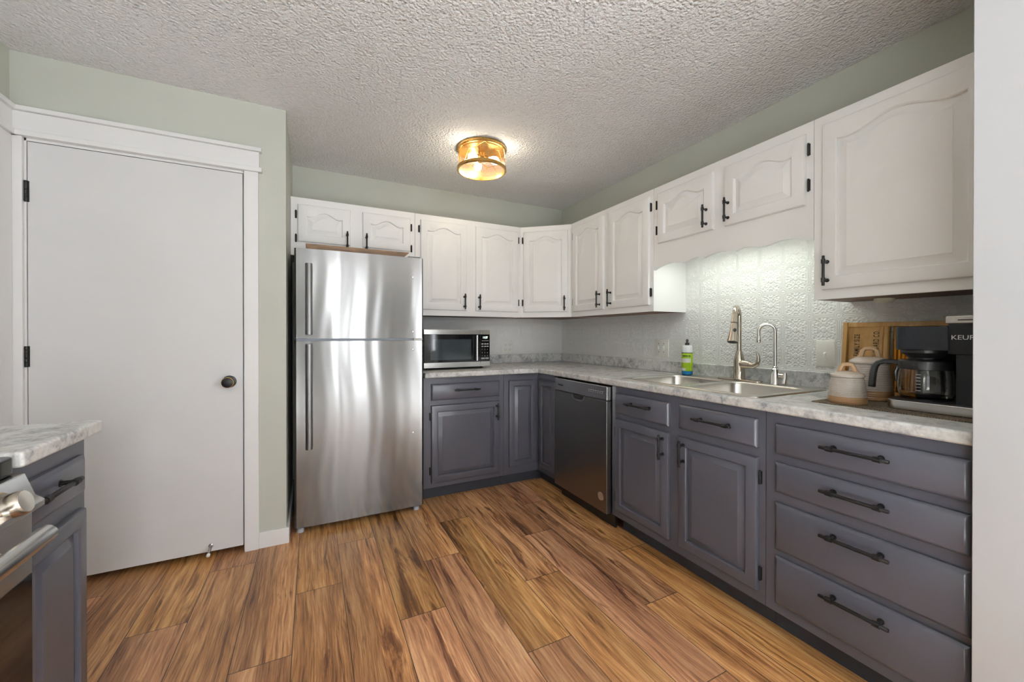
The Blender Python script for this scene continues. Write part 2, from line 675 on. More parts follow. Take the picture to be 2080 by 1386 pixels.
def bar_pull(fr, uc, vc, n0, length, vertical, parent, r=.0055, stand=.032):
    m = MB()

    def P(a, b, n):
        return fr.p(uc + b, vc + a, n) if vertical else fr.p(uc + a, vc + b, n)
    h = length / 2
    m.tube([P(-h, 0, n0 + stand), P(-h + .002, 0, n0 + stand), P(h - .002, 0, n0 + stand), P(h, 0, n0 + stand)], [r * .8, r, r, r * .8], 10)
    q = h - .030 if length > .15 else h - .024
    for s in (-1, 1):
        m.tube([P(s * q - .009, 0, n0 + stand), P(s * q + .009, 0, n0 + stand)], r * 1.45, 10)
        m.tube([P(s * q, 0, n0), P(s * q, 0, n0 + .004)], r * 1.5, 10)
        m.tube([P(s * q, 0, n0), P(s * q, 0, n0 + stand)], r * .9, 10)
    return m.build('handle', M['bronze'], parent)


def hinge(fr, u, v, n, parent, w=.012, h=.05):
    m = MB()
    a, b = u - w / 2, u + w / 2
    L = [[fr.p(x, y, k) for x, y in ((a, v - h / 2), (b, v - h / 2), (b, v + h / 2), (a, v + h / 2))] for k in (n, n + .004)]
    m.rings(L)
    m.tube([fr.p(u, v - h / 2 - .003, n + .006), fr.p(u, v + h / 2 + .003, n + .006)], .004, 8)
    return m.build('hinge', M['bronze'], parent)


# planes of the room
XL, XR, YB, YP, XP, H = -1.2035, 2.268, 3.398, 2.584, -.1342, 2.442
YS = -3.7            # wall behind the camera
ST0, ST1, SX = .27, .396, 1.56   # the short wall that ends the kitchen on the right

# ------------------------------------------------------------------ the room
struct(MB().box(-2.7, 4.3, YS - .1, 3.6, -.06, 0).build('floor', M['floor']))
struct(MB().box(-2.8, 4.4, YS - .2, 3.6, H, H + .08).build('ceiling', M['ceiling']))
struct(MB().box(-1.45, XR + .12, YB, YB + .1, 0, H).build('wall_back', M['wall']))
struct(MB().box(XR, XR + .12, ST1, YB, 0, H).build('wall_right', M['wall']))
struct(MB().box(SX + .012, 4.3, ST0, ST1, 0, H).build('wall_divider', M['wall']))
m = MB()
DX0, DX1, DZ = -1.162, -.330, 2.062      # the opening for the pantry door
m.box(XL, DX0, YP, YP + .115, 0, H)
m.box(DX1, XP, YP, YP + .115, 0, H)
m.box(DX0, DX1, YP, YP + .115, DZ, H)
m.box(XP - .115, XP, YP + .115, YB, 0, H)
struct(m.build('wall_pantry', M['wall']))
m = MB()
m.box(XL - .115, XL, -.6, 1.66, 0, H)
m.box(XL - .115, XL, 2.50, YB, 0, H)
m.box(XL - .115, XL, 1.66, 2.50, 2.062, H)
m.box(-2.7, XL - .115, -.6, -.48, 0, H)
struct(m.build('wall_left', M['wall']))
# dining room behind the camera
m = MB()
m.box(-2.7, .04, YS - .12, YS, 0, H)
m.box(.44, .66, YS - .12, YS, 0, H)
m.box(1.16, 2.5, YS - .12, YS, 0, H)
m.box(3.8, 4.3, YS - .12, YS, 0, H)
m.box(.04, .44, YS - .12, YS, 2.1, H)
m.box(.66, 1.16, YS - .12, YS, 2.1, H)
m.box(2.5, 3.8, YS - .12, YS, 0, .78)
m.box(2.5, 3.8, YS - .12, YS, 2.12, H)
struct(m.build('wall_rear', M['rearwall']))
struct(MB().box(4.3, 4.4, YS - .12, ST1, 0, H).build('wall_dining_right', M['wall']))
m = MB()
m.box(-2.8, -2.7, YS - .12, -2.8, 0, H)
m.box(-2.8, -2.7, -1.0, -.48, 0, H)
m.box(-2.8, -2.7, -2.8, -1.0, 0, .58)
m.box(-2.8, -2.7, -2.8, -1.0, 2.12, H)
struct(m.build('wall_dining_left', M['wall']))


def window_unit(n, a0, a1, b0, b1, axis, at, bars):
    f = MB()
    t = .05

    def bx(u0, u1, v0, v1):
        if axis == 'y':
            f.box(u0, u1, at - .11, at - .05, v0, v1)
        else:
            f.box(at - .09, at - .03, u0, u1, v0, v1)
    bx(a0, a1, b0, b0 + t); bx(a0, a1, b1 - t, b1); bx(a0, a0 + t, b0 + t, b1 - t); bx(a1 - t, a1, b0 + t, b1 - t)
    for k in range(1, bars + 1):
        c = a0 + (a1 - a0) * k / (bars + 1)
        bx(c - .03, c + .03, b0 + t, b1 - t)
    o = struct(f.build('window_%d' % n, M['trim']))
    g = MB()
    if axis == 'y':
        g.box(a0 + t, a1 - t, at - .085, at - .079, b0 + t, b1 - t)
    else:
        g.box(at - .065, at - .059, a0 + t, a1 - t, b0 + t, b1 - t)
    g.build('pane', M['pane'], o)
    return o


window_unit(1, .04, .44, 0, 2.1, 'y', YS, 0)
window_unit(4, .66, 1.16, 0, 2.1, 'y', YS, 0)
window_unit(2, 2.5, 3.8, .78, 2.12, 'y', YS, 1)  # unseen window added round the right-hand fill light
window_unit(3, -2.8, -1.0, .58, 2.12, 'x', -2.7, 1)  # unseen window added round the side fill light

struct(MB().box(-2.65, 3.9, -3.4, -.45, 0, .012).build('bounce_rug', M['rug']))  # unseen rug added to bounce light up to the ceiling

for n_, (x_, y_) in enumerate(((-1.7, -1.4), (-1.7, -2.3), (3.0, -.9), (3.0, -1.9))):  # ceiling rings for the added fill lights
    struct(MB().lathe([(.118, 0), (.135, 0), (.140, -.004), (.135, -.010), (.120, -.012), (.118, 0)], (x_, y_, H - .0005), seg=32, cap0=False, cap1=False).build('trim_%d' % (7 + n_), M['trim']))
t = thing('fill_pendant', 'added white drum pendant for fill light, unseen behind the camera', 'ceiling light', (.16, -2.0, H))  # lamp body added around the fill light
MB().lathe([(.055, -.0005), (.055, -.02), (.004, -.022), (.004, -.55)], (.16, -2.0, H), seg=24).build('cord', M['bronze'], t)
MB().lathe([(.20, -.50), (.20, -.52), (.197, -.52), (.197, -.50), (.20, -.50)], (.16, -2.0, H), seg=48, cap0=False, cap1=False).build('shade_rim', M['whiteplastic'], t)

# embossed white panelling between the counter and the wall cabinets
struct(MB().box(XR - .005, XR, ST1, YB, .985, 2.05).build('wall_right_panel', M['emb']))
struct(MB().box(.66, XR - .005, YB - .005, YB, .985, 1.5).build('wall_back_panel', M['emb']))

# trim ---------------------------------------------------------------
struct(MB().box(SX, SX + .012, ST0 - .012, ST1, 0, H).build('trim_1', M['post'], bevel=.002))
yc = YP - .018
struct(MB().box(DX1, -.265, yc, YP, 0, 2.062).build('trim_2', M['trim'], bevel=.002))           # right casing
struct(MB().box(XL + .001, -1.158, yc, YP, 0, 2.062).build('trim_3', M['trim'], bevel=.002))     # left casing
m = MB()
m.box(XL + .012, -.260, yc - .002, YP, 2.086, 2.172)
m.box(XL + .012, -.247, YP - .036, YP, 2.172, 2.192)
m.box(XL + .012, -.247, YP - .032, YP, 2.062, 2.086)
struct(m.build('trim_4', M['trim'], bevel=.002))                                                # header over the pantry door
m = MB()
m.box(XL, XL + .016, 2.485, YP - .02, 0, 2.062)
m.box(XL, XL + .018, 1.55, YP - .002, 2.086, 2.172)
m.box(XL, XL + .034, 1.55, YP - .002, 2.172, 2.192)
m.box(XL, XL + .030, 1.55, YP - .002, 2.062, 2.086)
struct(m.build('trim_5', M['trim'], bevel=.002))                                                # casing on the left wall
m = MB()
m.box(DX0, DX0 + .010, YP, YP + .115, 0, DZ)
m.box(DX1 - .004, DX1, YP, YP + .115, 0, DZ)
m.box(DX0, DX1, YP, YP + .115, DZ - .011, DZ)
struct(m.build('trim_6', M['trim']))                                                            # door jamb
m = MB()
m.box(-.265, XP + .014, YP - .014, YP, 0, .088)
struct(m.build('baseboard_pantry', M['trim'], bevel=.002))
struct(MB().box(XP, XP + .014, YP, YB, 0, .088).build('baseboard_return', M['trim'], bevel=.002))

# pantry door -----------------------------------------------------------
d1 = MB().box(-1.149, -.338, YP + .001, YP + .036, .032, 2.048).build('door_1', M['door'], bevel=.0015)
struct(d1)
for zc in (1.822, 1.077):
    hm = MB()
    hm.box(-1.161, -1.153, YP - .006, YP + .004, zc - .047, zc + .047)
    hm.box(-1.149, -1.143, YP - .003, YP + .002, zc - .047, zc + .047)
    for k in range(5):
        z0 = zc - .047 + k * .0188
        hm.lathe([(.006, 0), (.0065, .001), (.0065, .0175), (.006, .0186)], (-1.151, YP - .006, z0), seg=12)
    hm.build('hinge', M['bronze'], d1)
kn = MB().lathe([(.030, 0), (.032, .003), (.030, .007), (.014, .010), (.012, .030), (.018, .034), (.027, .042), (.0285, .052), (.026, .060), (.018, .064), (.006, .065), (0, .065)], (-.399, YP + .001, .925), (0, -1, 0), 32)
kn = kn.build('knob', M['bronze'], d1)
MB().lathe([(.0262, .058), (.0275, .0585), (.0275, .0605), (.0255, .0615)], (-.399, YP + .001, .925), (0, -1, 0), 32, False, False).build('knob_ring', M['brass'], kn, label='brass ring on the black knob')
MB().box(-.3335, -.3295, YP - .002, YP + .02, .893, .949).build('strike_plate', M['steel'], d1)
ds = MB()
pts = []
for i in range(60):
    a = i * .9
    pts.append((-.481 + .006 * math.cos(a), YP - .004 - i * .0009, .063 + .006 * math.sin(a) - i * .0003))
ds.tube(pts, .0013, 6)
ds.lathe([(.011, 0), (.011, .004), (.004, .006)], (-.481, YP + .001, .063), (0, -1, 0), 14)
dso = ds.build('door_stop', M['steel'], d1)
MB().lathe([(.007, 0), (.0085, .002), (.0085, .012), (.005, .016)], (-.481, YP - .056, .045), (0, -1, -.25), 14).build('rubber_tip', M['plate'], dso)

# door on the left wall, seen edge on
d2 = struct(MB().box(XL - .04, XL - .004, 1.67, 2.485, .03, 2.05).build('door_2', M['door'], bevel=.0015))
for zc in (1.80, 1.06):
    hm = MB()
    for k in range(5):
        hm.lathe([(.006, 0), (.007, .001), (.007, .017), (.006, .018)], (XL + .004, 2.480, zc - .045 + k * .018), seg=10)
    hm.build('hinge', M['door'], d2)

# ------------------------------------------------------------------ wall cabinets
FX = 1.963           # front of the face frames on the right wall
FYB = 3.084          # the same on the back wall
ZT, ZB = 2.1145, 1.3275
RF = Fr((FX, 0, 0), (0, -1, 0))     # u = -y
BF = Fr((0, FYB, 0), (1, 0, 0))     # u = x
UP = 'white wall cabinets'


def R(y):
    return -y


def upper_box(t, x0, x1, y0, y1, z0, front, z1=ZT):
    """carcass, face frame hanging a little below it, bare wood bottom"""
    m = MB()
    m.box(x0, x1, y0, y1, z0 + .016, z1)
    if front == 'x':
        m.box(x0, x0 + .02, y0, y1, z0, z0 + .016)
        m.box(x0 + .02, x1, y0, y0 + .012, z0, z0 + .016)
        m.box(x0 + .02, x1, y1 - .012, y1, z0, z0 + .016)
        b = MB().box(x0 + .02, x1, y0 + .012, y1 - .012, z0 + .002, z0 + .016)
    else:
        m.box(x0, x1, y0, y0 + .02, z0, z0 + .016)
        m.box(x0, x0 + .012, y0 + .02, y1, z0, z0 + .016)
        m.box(x1 - .012, x1, y0 + .02, y1, z0, z0 + .016)
        b = MB().box(x0 + .012, x1 - .012, y0 + .02, y1, z0 + .002, z0 + .016)
    m.build('body', M['cab'], t)
    b.build('bottom_panel', M['under'], t, label='bare brown wood bottom panel')


def upper_door(t, fr, u0, u1, v0, v1, pull_u, hinge_u, pull_v=1.444, hinge_v=None, rise=.036):
    d = panel_door(fr, u0, u1, v0, v1, .02, .051, .036, rise, top_rail=.080).build('door', M['cab'], t)
    bar_pull(fr, pull_u, pull_v, .02, .126, True, d)
    for hv in (hinge_v or (v1 - .072, v0 + .082)):
        hinge(fr, hinge_u, hv, 0, d)
    return d


t = thing('wall_cabinet', 'short white two-door wall cabinet above the refrigerator', 'cabinet', (.29, FYB, 1.718), UP)
upper_box(t, XP + .002, .706, FYB, YB - .006, 1.718, 'y')
upper_door(t, BF, -.090, .244, 1.812, 2.067, .221, -.101, 1.843, (1.997, 1.835))
upper_door(t, BF, .326, .668, 1.812, 2.067, .350, .679, 1.843, (1.997, 1.836))

t = thing('wall_cabinet', 'tall white two-door wall cabinet above the microwave', 'cabinet', (1.17, FYB, ZB), UP)
upper_box(t, .708, 1.630, FYB, YB - .006, ZB, 'y')
upper_door(t, BF, .748, 1.126, 1.372, 2.069, 1.100, .738)
upper_door(t, BF, 1.204, 1.599, 1.372, 2.069, 1.228, 1.607)

# diagonal corner cabinet
ca, cb = Vector((1.631, FYB, 0)), Vector((FX, 2.800, 0))
DFR = Fr(ca, cb - ca)
dl = (cb - ca).length
t = thing('corner_wall_cabinet', 'white diagonal one-door wall cabinet in the corner of the room', 'cabinet', (1.8, 2.95, ZB), UP)
poly = [(ca.x, ca.y), (cb.x, cb.y), (XR - .006, cb.y), (XR - .006, YB - .006), (ca.x, YB - .006)]
m = MB().prism(poly, ZB + .016, ZT)
q = DFR.n * -.02
m.prism([(ca.x, ca.y), (cb.x, cb.y), (cb.x + q.x, cb.y + q.y), (ca.x + q.x, ca.y + q.y)], ZB, ZB + .016)
m.build('body', M['cab'], t)
MB().prism([(p[0] + (.0 if i > 1 else q.x), p[1] + (.0 if i > 1 else q.y)) for i, p in enumerate(poly)], ZB + .002, ZB + .016).build('bottom_panel', M['under'], t, label='bare brown wood bottom panel')
upper_door(t, DFR, .026, dl - .026, 1.372, 2.069, dl - .052, .016)

t = thing('wall_cabinet', 'tall white two-door wall cabinet between the corner cabinet and the sink valance', 'cabinet', (FX, 2.34, ZB), UP)
upper_box(t, FX, XR - .006, 1.884, 2.798, ZB, 'x')
upper_door(t, RF, R(2.757), R(2.366), 1.368, 2.073, R(2.400), R(2.767))
upper_door(t, RF, R(2.303), R(1.912), 1.368, 2.073, R(2.275), R(1.922 - .018))

t = thing('wall_cabinet', 'short white two-door wall cabinet with scalloped valance above the sink', 'cabinet', (FX, 1.42, 1.60), UP)
MB().box(FX, XR - .006, .969, 1.882, 1.705, ZT).build('body', M['cab'], t)
upper_door(t, RF, R(1.840), R(1.451), 1.751, 2.068, R(1.487), R(1.857), 1.827, (1.999, 1.838))
upper_door(t, RF, R(1.382), R(.998), 1.750, 2.064, R(1.358), R(1.002 - .014), 1.827, (1.993, 1.836))
# scalloped lower edge: mirror symmetrical about the middle
half = [(0, .0, 'a')]
yv = [(1.882, 1.590), (1.850, 1.602), (1.800, 1.6145), (1.743, 1.619), (1.700, 1.612), (1.669, 1.605), (1.640, 1.607), (1.600, 1.617), (1.562, 1.621), (1.535, 1.615), (1.519, 1.607)]
mid = [(1.500, 1.613), (1.470, 1.620), (1.4255, 1.624)]
left = yv + mid
right = [(1.4255 * 2 - a, b) for a, b in reversed(left[:-1])]
edge = [(a, b) for a, b in left + right if .969 <= a <= 1.882]
if edge[-1][0] > .9695:
    edge.append((.969, 1.590))
poly = [(a, b) for a, b in edge] + [(.969, 1.705), (1.882, 1.705)]
MB().prism(poly, FX, FX + .02, 'x').build('valance', M['cab'], t)

t = thing('wall_cabinet', 'large white one-door wall cabinet above the coffee maker', 'cabinet', (FX, .68, ZB), UP)
upper_box(t, FX, XR - .006, ST1 + .001, .967, ZB, 'x')
upper_door(t, RF, R(.931), R(.452), 1.367, 2.071, R(.908), R(.443), rise=.040)
MB().lathe([(.034, 0), (.034, .010), (.026, .017), (0, .019)], (2.16, .80, ZB + .0018), (0, 0, -1), 24).build('puck_light', M['puck'], t)

# light strip behind the valance
t = thing('strip_light', 'lit fluorescent strip light hidden behind the scalloped valance', 'light', (2.05, 1.42, 1.705))
MB().box(2.02, 2.08, 1.08, 1.77, 1.684, 1.705).build('housing', M['whiteplastic'], t, bevel=.003)
MB().tube([(2.05, 1.10, 1.674), (2.05, 1.75, 1.674)], .009, 12).build('tube', M['tube'], t)
lo = area('strip_glow', (2.05, 1.42, 1.660), (0, 0, 0), 0.05, .66, 1.35, (.93, 1.0, .88))

# ------------------------------------------------------------------ base cabinets
BX, BY = 1.613, 2.758
CB, CT = .873, .911           # underside and top of the worktop
BRF = Fr((BX, 0, 0), (0, -1, 0))
BBF = Fr((0, BY, 0), (1, 0, 0))
BC = 'charcoal base cabinets'


def base_door(t, fr, u0, u1, v0, v1, stile=.043, slope=.034):
    return panel_door(fr, u0, u1, v0, v1, .02, stile, slope, 0).build('door', M['base'], t)


t = thing('base_cabinet', 'charcoal base cabinet with one drawer and one door beside the refrigerator', 'cabinet', (1.0, BY, 0), BC)
m = MB().box(.690, 1.308, BY, YB - .006, .095, CB)
m.build('body', M['base'], t, bevel=.001)
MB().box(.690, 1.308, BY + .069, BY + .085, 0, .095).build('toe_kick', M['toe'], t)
d = slab_front(BBF, .743, 1.268, .711, .827).build('drawer', M['base'], t)
bar_pull(BBF, 1.000, .779, .02, .196, False, d)
d = base_door(t, BBF, .743, 1.268, .131, .676)
bar_pull(BBF, 1.241, .600, .02, .126, True, d)
for zc in (.600, .217):
    hinge(BBF, .735, zc, 0, d)

t = thing('corner_base_cabinet', 'charcoal corner base cabinet with two narrow doors meeting in the corner', 'cabinet', (1.6, 2.75, 0), BC)
poly = [(1.310, BY), (BX, BY), (BX, 2.462), (XR - .006, 2.462), (XR - .006, YB - .006), (1.310, YB - .006)]
MB().prism(poly, .095, CB).build('body', M['base'], t)
m = MB().box(1.310, 1.680, BY + .069, BY + .085, 0, .095)
m.box(1.680, 1.696, 2.462, BY + .069, 0, .095)
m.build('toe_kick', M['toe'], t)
base_door(t, BBF, 1.350, 1.590, .155, .821, .041, .030)
base_door(t, BRF, R(2.714), R(2.486), .140, .821, .041, .030)

t = thing('sink_base_cabinet', 'charcoal base cabinet with two doors and two false drawers under the sink', 'cabinet', (BX, 1.42, 0), BC)
m = MB()
m.box(BX, BX + .02, .964, 1.872, .095, CB)
m.box(BX + .02, XR - .006, .964, .982, .095, CB)
m.box(BX + .02, XR - .006, 1.854, 1.872, .095, CB)
m.box(BX + .02, XR - .006, .982, 1.854, .095, .113)
m.build('body', M['base'], t)
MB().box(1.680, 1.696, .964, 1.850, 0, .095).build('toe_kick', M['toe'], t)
for y0, y1, zl, zh, hc in ((1.832, 1.437, .713, .832, 1.624), (1.372, .991, .719, .836, 1.177)):
    d = slab_front(BRF, R(y0), R(y1), zl, zh).build('drawer_front', M['base'], t)
    bar_pull(BRF, R(hc), .787, .02, .196, False, d)
d = base_door(t, BRF, R(1.832), R(1.438), .142, .682)
bar_pull(BRF, R(1.467), .607, .02, .126, True, d)
for zc in (.600, .217):
    hinge(BRF, R(1.840), zc, 0, d)
d = base_door(t, BRF, R(1.375), R(.991), .143, .680)
bar_pull(BRF, R(1.341), .606, .02, .126, True, d)
for zc in (.602, .215):
    hinge(BRF, R(.983), zc, 0, d)

t = thing('drawer_base_cabinet', 'charcoal base cabinet with four stacked drawers below the coffee maker', 'cabinet', (BX, .68, 0), BC)
MB().box(BX, XR - .006, ST1 + .001, .962, .095, CB).build('body', M['base'], t, bevel=.001)
MB().box(1.680, 1.696, ST1 + .001, .962, 0, .095).build('toe_kick', M['toe'], t)
for zl, zh, hz in ((.717, .832, .788), (.568, .683, .637), (.346, .528, .483), (.139, .322, .2755)):
    d = slab_front(BRF, R(.921), R(.408), zl, zh).build('drawer', M['base'], t)
    bar_pull(BRF, R(.660), hz, .02, .188, False, d, .0062)

# ------------------------------------------------------------------ dishwasher
DF = 1.576
t = thing('dishwasher', 'dark stainless steel dishwasher built in between charcoal cabinets', 'dishwasher', (DF, 2.165, 0))
MB().box(BX + .005, 2.20, 1.884, 2.452, .10, .862).build('body', M['black'], t)
m = MB()
m.box(DF, BX + .004, 1.880, 2.454, .095, .775)
dd = m.build('door', M['dw'], t, bevel=.003, seg=2)
m = MB()
m.box(DF + .002, BX + .004, 1.880, 2.454, .778, .863)
cp = m.build('control_panel', M['steel'], t, bevel=.004, seg=2)
# grip under the panel, its recess a flat dark sheet
g = MB()
pts = []
for i in range(17):
    a = PI * i / 16
    pts.append((2.166 + .070 * math.cos(a), .776 - .040 * math.sin(a) ** .6))
L = [[(DF - .0012, a, b) for a, b in pts], [(DF - .0012, 2.166 + (a - 2.166) * .84, .776 + (b - .776) * .78) for a, b in pts]]
g.rings(L, False, False)
g.build('grip_rim', M['steel'], dd)
g = MB()
g.rings([[(DF - .0010, 2.166 + (a - 2.166) * .84, .776 + (b - .776) * .78) for a, b in pts], [(DF - .0006, 2.166 + (a - 2.166) * .1, .768) for a, b in pts]], False, True)
g.build('grip_recess', M['darkgap'], dd)
writing('logo', 'Whirlpool', .016, (DF + .0012, 2.412, .815), (0, -1, 0), (0, 0, 1), M['darkprint'], cp)
m = MB()
for k in range(7):
    y0 = 2.060 - k * .022
    m.box(DF + .0014, DF + .002, y0 - .014, y0, .826, .829)
    m.box(DF + .0014, DF + .002, y0 - .010, y0, .816, .818)
m.build('printed_buttons', M['greyprint'], cp)
m = MB().lathe([(.026, 0), (.026, .0006), (0, .0006)], (DF, 1.935, .187), (-1, 0, 0), 24)
m.build('sticker', plain('faded_sticker', (.33, .22, .15), .5), dd, label='round brown sticker')
MB().box(1.640, 1.655, 1.876, 2.456, .004, .094).build('toe_kick', M['black'], t)

# ------------------------------------------------------------------ worktops
CX, CY = 1.588, 2.715
SK = (1.662, 2.128, 1.045, 1.825)    # sink cut-out


def worktop(xs, ys, inside, z0, z1):
    m = MB()
    nx, ny = len(xs) - 1, len(ys) - 1
    ok = [[inside((xs[i] + xs[i + 1]) / 2, (ys[j] + ys[j + 1]) / 2) for j in range(ny)] for i in range(nx)]
    bm = m.bm
    V = {}

    def v(i, j, k):
        if (i, j, k) not in V:
            V[(i, j, k)] = bm.verts.new((xs[i], ys[j], (z0, z1)[k]))
        return V[(i, j, k)]
    for i in range(nx):
        for j in range(ny):
            if not ok[i][j]:
                continue
            bm.faces.new([v(i, j, 1), v(i + 1, j, 1), v(i + 1, j + 1, 1), v(i, j + 1, 1)])
            bm.faces.new([v(i, j + 1, 0), v(i + 1, j + 1, 0), v(i + 1, j, 0), v(i, j, 0)])
            for a, b, e0, e1 in ((i - 1, j, (i, j + 1), (i, j)), (i + 1, j, (i + 1, j), (i + 1, j + 1)), (i, j - 1, (i, j), (i + 1, j)), (i, j + 1, (i + 1, j + 1), (i, j + 1))):
                if 0 <= a < nx and 0 <= b < ny and ok[a][b]:
                    continue
                bm.faces.new([v(*e0, 0), v(*e1, 0), v(*e1, 1), v(*e0, 1)])
    return m


t = thing('worktop', 'grey marbled laminate worktop running round the corner with the sink set in it', 'worktop', (CX, CY, CB))


def ins(x, y):
    if SK[0] < x < SK[1] and SK[2] < y < SK[3]:
        return False
    return x > CX or y > CY


worktop([.688, CX, SK[0], SK[1], XR - .006], [ST1 + .001, SK[2], SK[3], CY, YB - .006], ins, CB, CT).build('top', M['lam'], t, bevel=.009, seg=3)
m = MB()
m.prism([(.700, YB - .025), (XR - .025, YB - .025), (XR - .025, ST1 + .001), (XR - .006, ST1 + .001), (XR - .006, YB - .006), (.700, YB - .006)], CT, .990)
m.build('backsplash', M['lam'], t, bevel=.005, seg=2)

m = MB()
pl = [(XL + .02, 1.300), (-.585, 1.300)]
for i in range(9):
    a = PI / 2 * i / 8
    pl.append((-.585 - .018 + .018 * math.cos(a), 1.690 - .018 + .018 * math.sin(a)))
pl += [(XL + .02, 1.690)]
o = m.prism(pl, CB, CT).build('worktop', M['lam'], None, bevel=.008, seg=3, loc=(-.9, 1.5, CB))
tag(o, 'small grey marbled laminate worktop beside the stove', 'worktop')

t = thing('base_cabinet', 'narrow charcoal base cabinet with one drawer and door beside the stove', 'cabinet', (-.9, 1.47, 0), BC)
LX = -.615
LF = Fr((LX, 0, 0), (0, 1, 0))
MB().box(XL + .02, LX, 1.302, 1.646, .095, CB).build('body', M['base'], t, bevel=.001)
MB().box(LX - .085, LX - .069, 1.302, 1.646, 0, .095).build('toe_kick', M['toe'], t)
d = slab_front(LF, 1.318, 1.608, .714, .824).build('drawer', M['base'], t)
bar_pull(LF, 1.405, .783, .018, .190, False, d, .0065)
d = base_door(t, LF, 1.318, 1.614, .135, .666)

# ------------------------------------------------------------------ sink
t = thing('double_sink', 'stainless steel double bowl sink set into the grey worktop', 'sink', (1.93, 1.435, CT))


def rrect(x0, x1, y0, y1, r, n=6):
    pts = []
    for cx, cy, a0 in ((x1 - r, y1 - r, 0), (x0 + r, y1 - r, PI / 2), (x0 + r, y0 + r, PI), (x1 - r, y0 + r, 3 * PI / 2)):
        for i in range(n + 1):
            a = a0 + PI / 2 * i / n
            pts.append((cx + r * math.cos(a), cy + r * math.sin(a)))
    return pts


out = rrect(1.643, 2.208, 1.020, 1.850, .045)
bowls = ((1.678, 2.100, 1.452, 1.815), (1.678, 2.100, 1.056, 1.420))
holes = [rrect(*b, .065) for b in bowls]
ZR = CT + .006
vv = [Vector((a, b, ZR)) for a, b in out]
polys = [vv] + [[Vector((a, b, ZR)) for a, b in h] for h in holes]
tri = tessellate_polygon(polys)
flat = [p for pl_ in polys for p in pl_]
m = MB().faces(flat, tri)
m.rings([[(a, b, ZR) for a, b in out], [(1.925 + (a - 1.925) * 1.006, 1.435 + (b - 1.435) * 1.004, ZR - .002) for a, b in out], [(1.925 + (a - 1.925) * 1.010, 1.435 + (b - 1.435) * 1.007, CT + .0005) for a, b in out]], False, False)
m.build('rim', M['sink'], t)
for (x0, x1, y0, y1), h in zip(bowls, holes):
    cx, cy = (x0 + x1) / 2, (y0 + y1) / 2

    def sc(k, z):
        return [(cx + (a - cx) * k, cy + (b - cy) * k, z) for a, b in h]
    bw = MB().rings([sc(1, ZR), sc(.985, ZR - .003), sc(.975, ZR - .010), sc(.955, .765), sc(.93, .745), sc(.86, .735), sc(.2, .730)], False, True).build('bowl', M['sink'], t)
    MB().lathe([(.045, .0), (.043, .003), (.034, .002), (.030, -.0005), (0, -.0005)], (cx, cy, .7325), seg=24).build('drain', M['chrome'], bw)

# ------------------------------------------------------------------ kitchen tap
def arc(c, r, a0, a1, n, d, zc):
    """arc in the vertical plane through c with horizontal direction d"""
    return [(c[0] + d[0] * r * math.cos(a), c[1] + d[1] * r * math.cos(a), zc + r * math.sin(a)) for a in [a0 + (a1 - a0) * i / n for i in range(n + 1)]]


fx, fy = 2.160, 1.440
t = thing('kitchen_tap', 'tall brushed nickel pull-down kitchen tap with curled lever at the sink', 'tap', (fx, fy, ZR))
pl = rrect(fx - .027, fx + .030, fy - .128, fy + .128, .026)
MB().rings([[(a, b, ZR) for a, b in pl], [(a, b, ZR + .005) for a, b in pl], [(fx + (a - fx) * .94, fy + (b - fy) * .985, ZR + .008) for a, b in pl]]).build('base_plate', M['nickel'], t)
z0 = ZR + .008
MB().lathe([(.033, 0), (.033, .005), (.030, .010), (.0285, .06), (.028, .105), (.023, .128), (.0165, .152), (.0140, .160)], (fx, fy, z0), seg=28).build('body', M['nickel'], t)
dr = Vector((-math.cos(math.radians(22)), -math.sin(math.radians(22)), 0))
ra = .056
zt = 1.340 - ra - .012
pth = [(fx, fy, z0 + .155), (fx, fy, 1.16), (fx, fy, zt)]
cc = (fx + dr.x * ra, fy + dr.y * ra)
pth += arc(cc, ra, PI, PI * .10, 14, dr, zt)[1:]
MB().tube(pth, .0125, 16).build('spout', M['nickel'], t)
e1, e0 = Vector(pth[-1]), Vector(pth[-2])
ax = (e1 - e0).normalized()
ax = (ax + Vector((0, 0, -.7)) + dr * .05).normalized()
sh = MB().lathe([(.0135, 0), (.0150, .010), (.0150, .050), (.0155, .052), (.0165, .080), (.0205, .115), (.0265, .150), (.0275, .158), (.024, .160), (0, .158)], e1, ax, 24).build('spray_head', M['nickel'], t)
MB().lathe([(.0155, 0), (.0158, .001), (.0158, .003), (.0155, .004)], e1 + ax * .050, ax, 24, False, False).build('joint_ring', M['darkgap'], sh)
MB().lathe([(.0245, 0), (.0245, .003), (.015, .004), (0, .004)], e1 + ax * .158, ax, 24).build('nozzle', M['black'], sh)
bc = e1 + ax * .092 + Vector((-.012, -.0145, .0))
MB().lathe([(.009, 0), (.009, .004), (.006, .006), (0, .006)], bc, (-.55, -.8, .1), 14).build('spray_button', M['black'], sh)
# lever: side valve and a handle that curls up
lv = MB()
lv.tube([(fx, fy - .015, z0 + .085), (fx, fy - .040, z0 + .085), (fx, fy - .062, z0 + .083)], [.025, .0245, .021], 18)
lv.tube([(fx, fy - .058, z0 + .083), (fx - .002, fy - .085, z0 + .082), (fx - .004, fy - .104, z0 + .092), (fx - .005, fy - .113, z0 + .112), (fx - .005, fy - .111, z0 + .135), (fx - .005, fy - .103, z0 + .155)], [.020, .0165, .0130, .0100, .0075, .0055], 14)
lv.build('lever', M['nickel'], t)

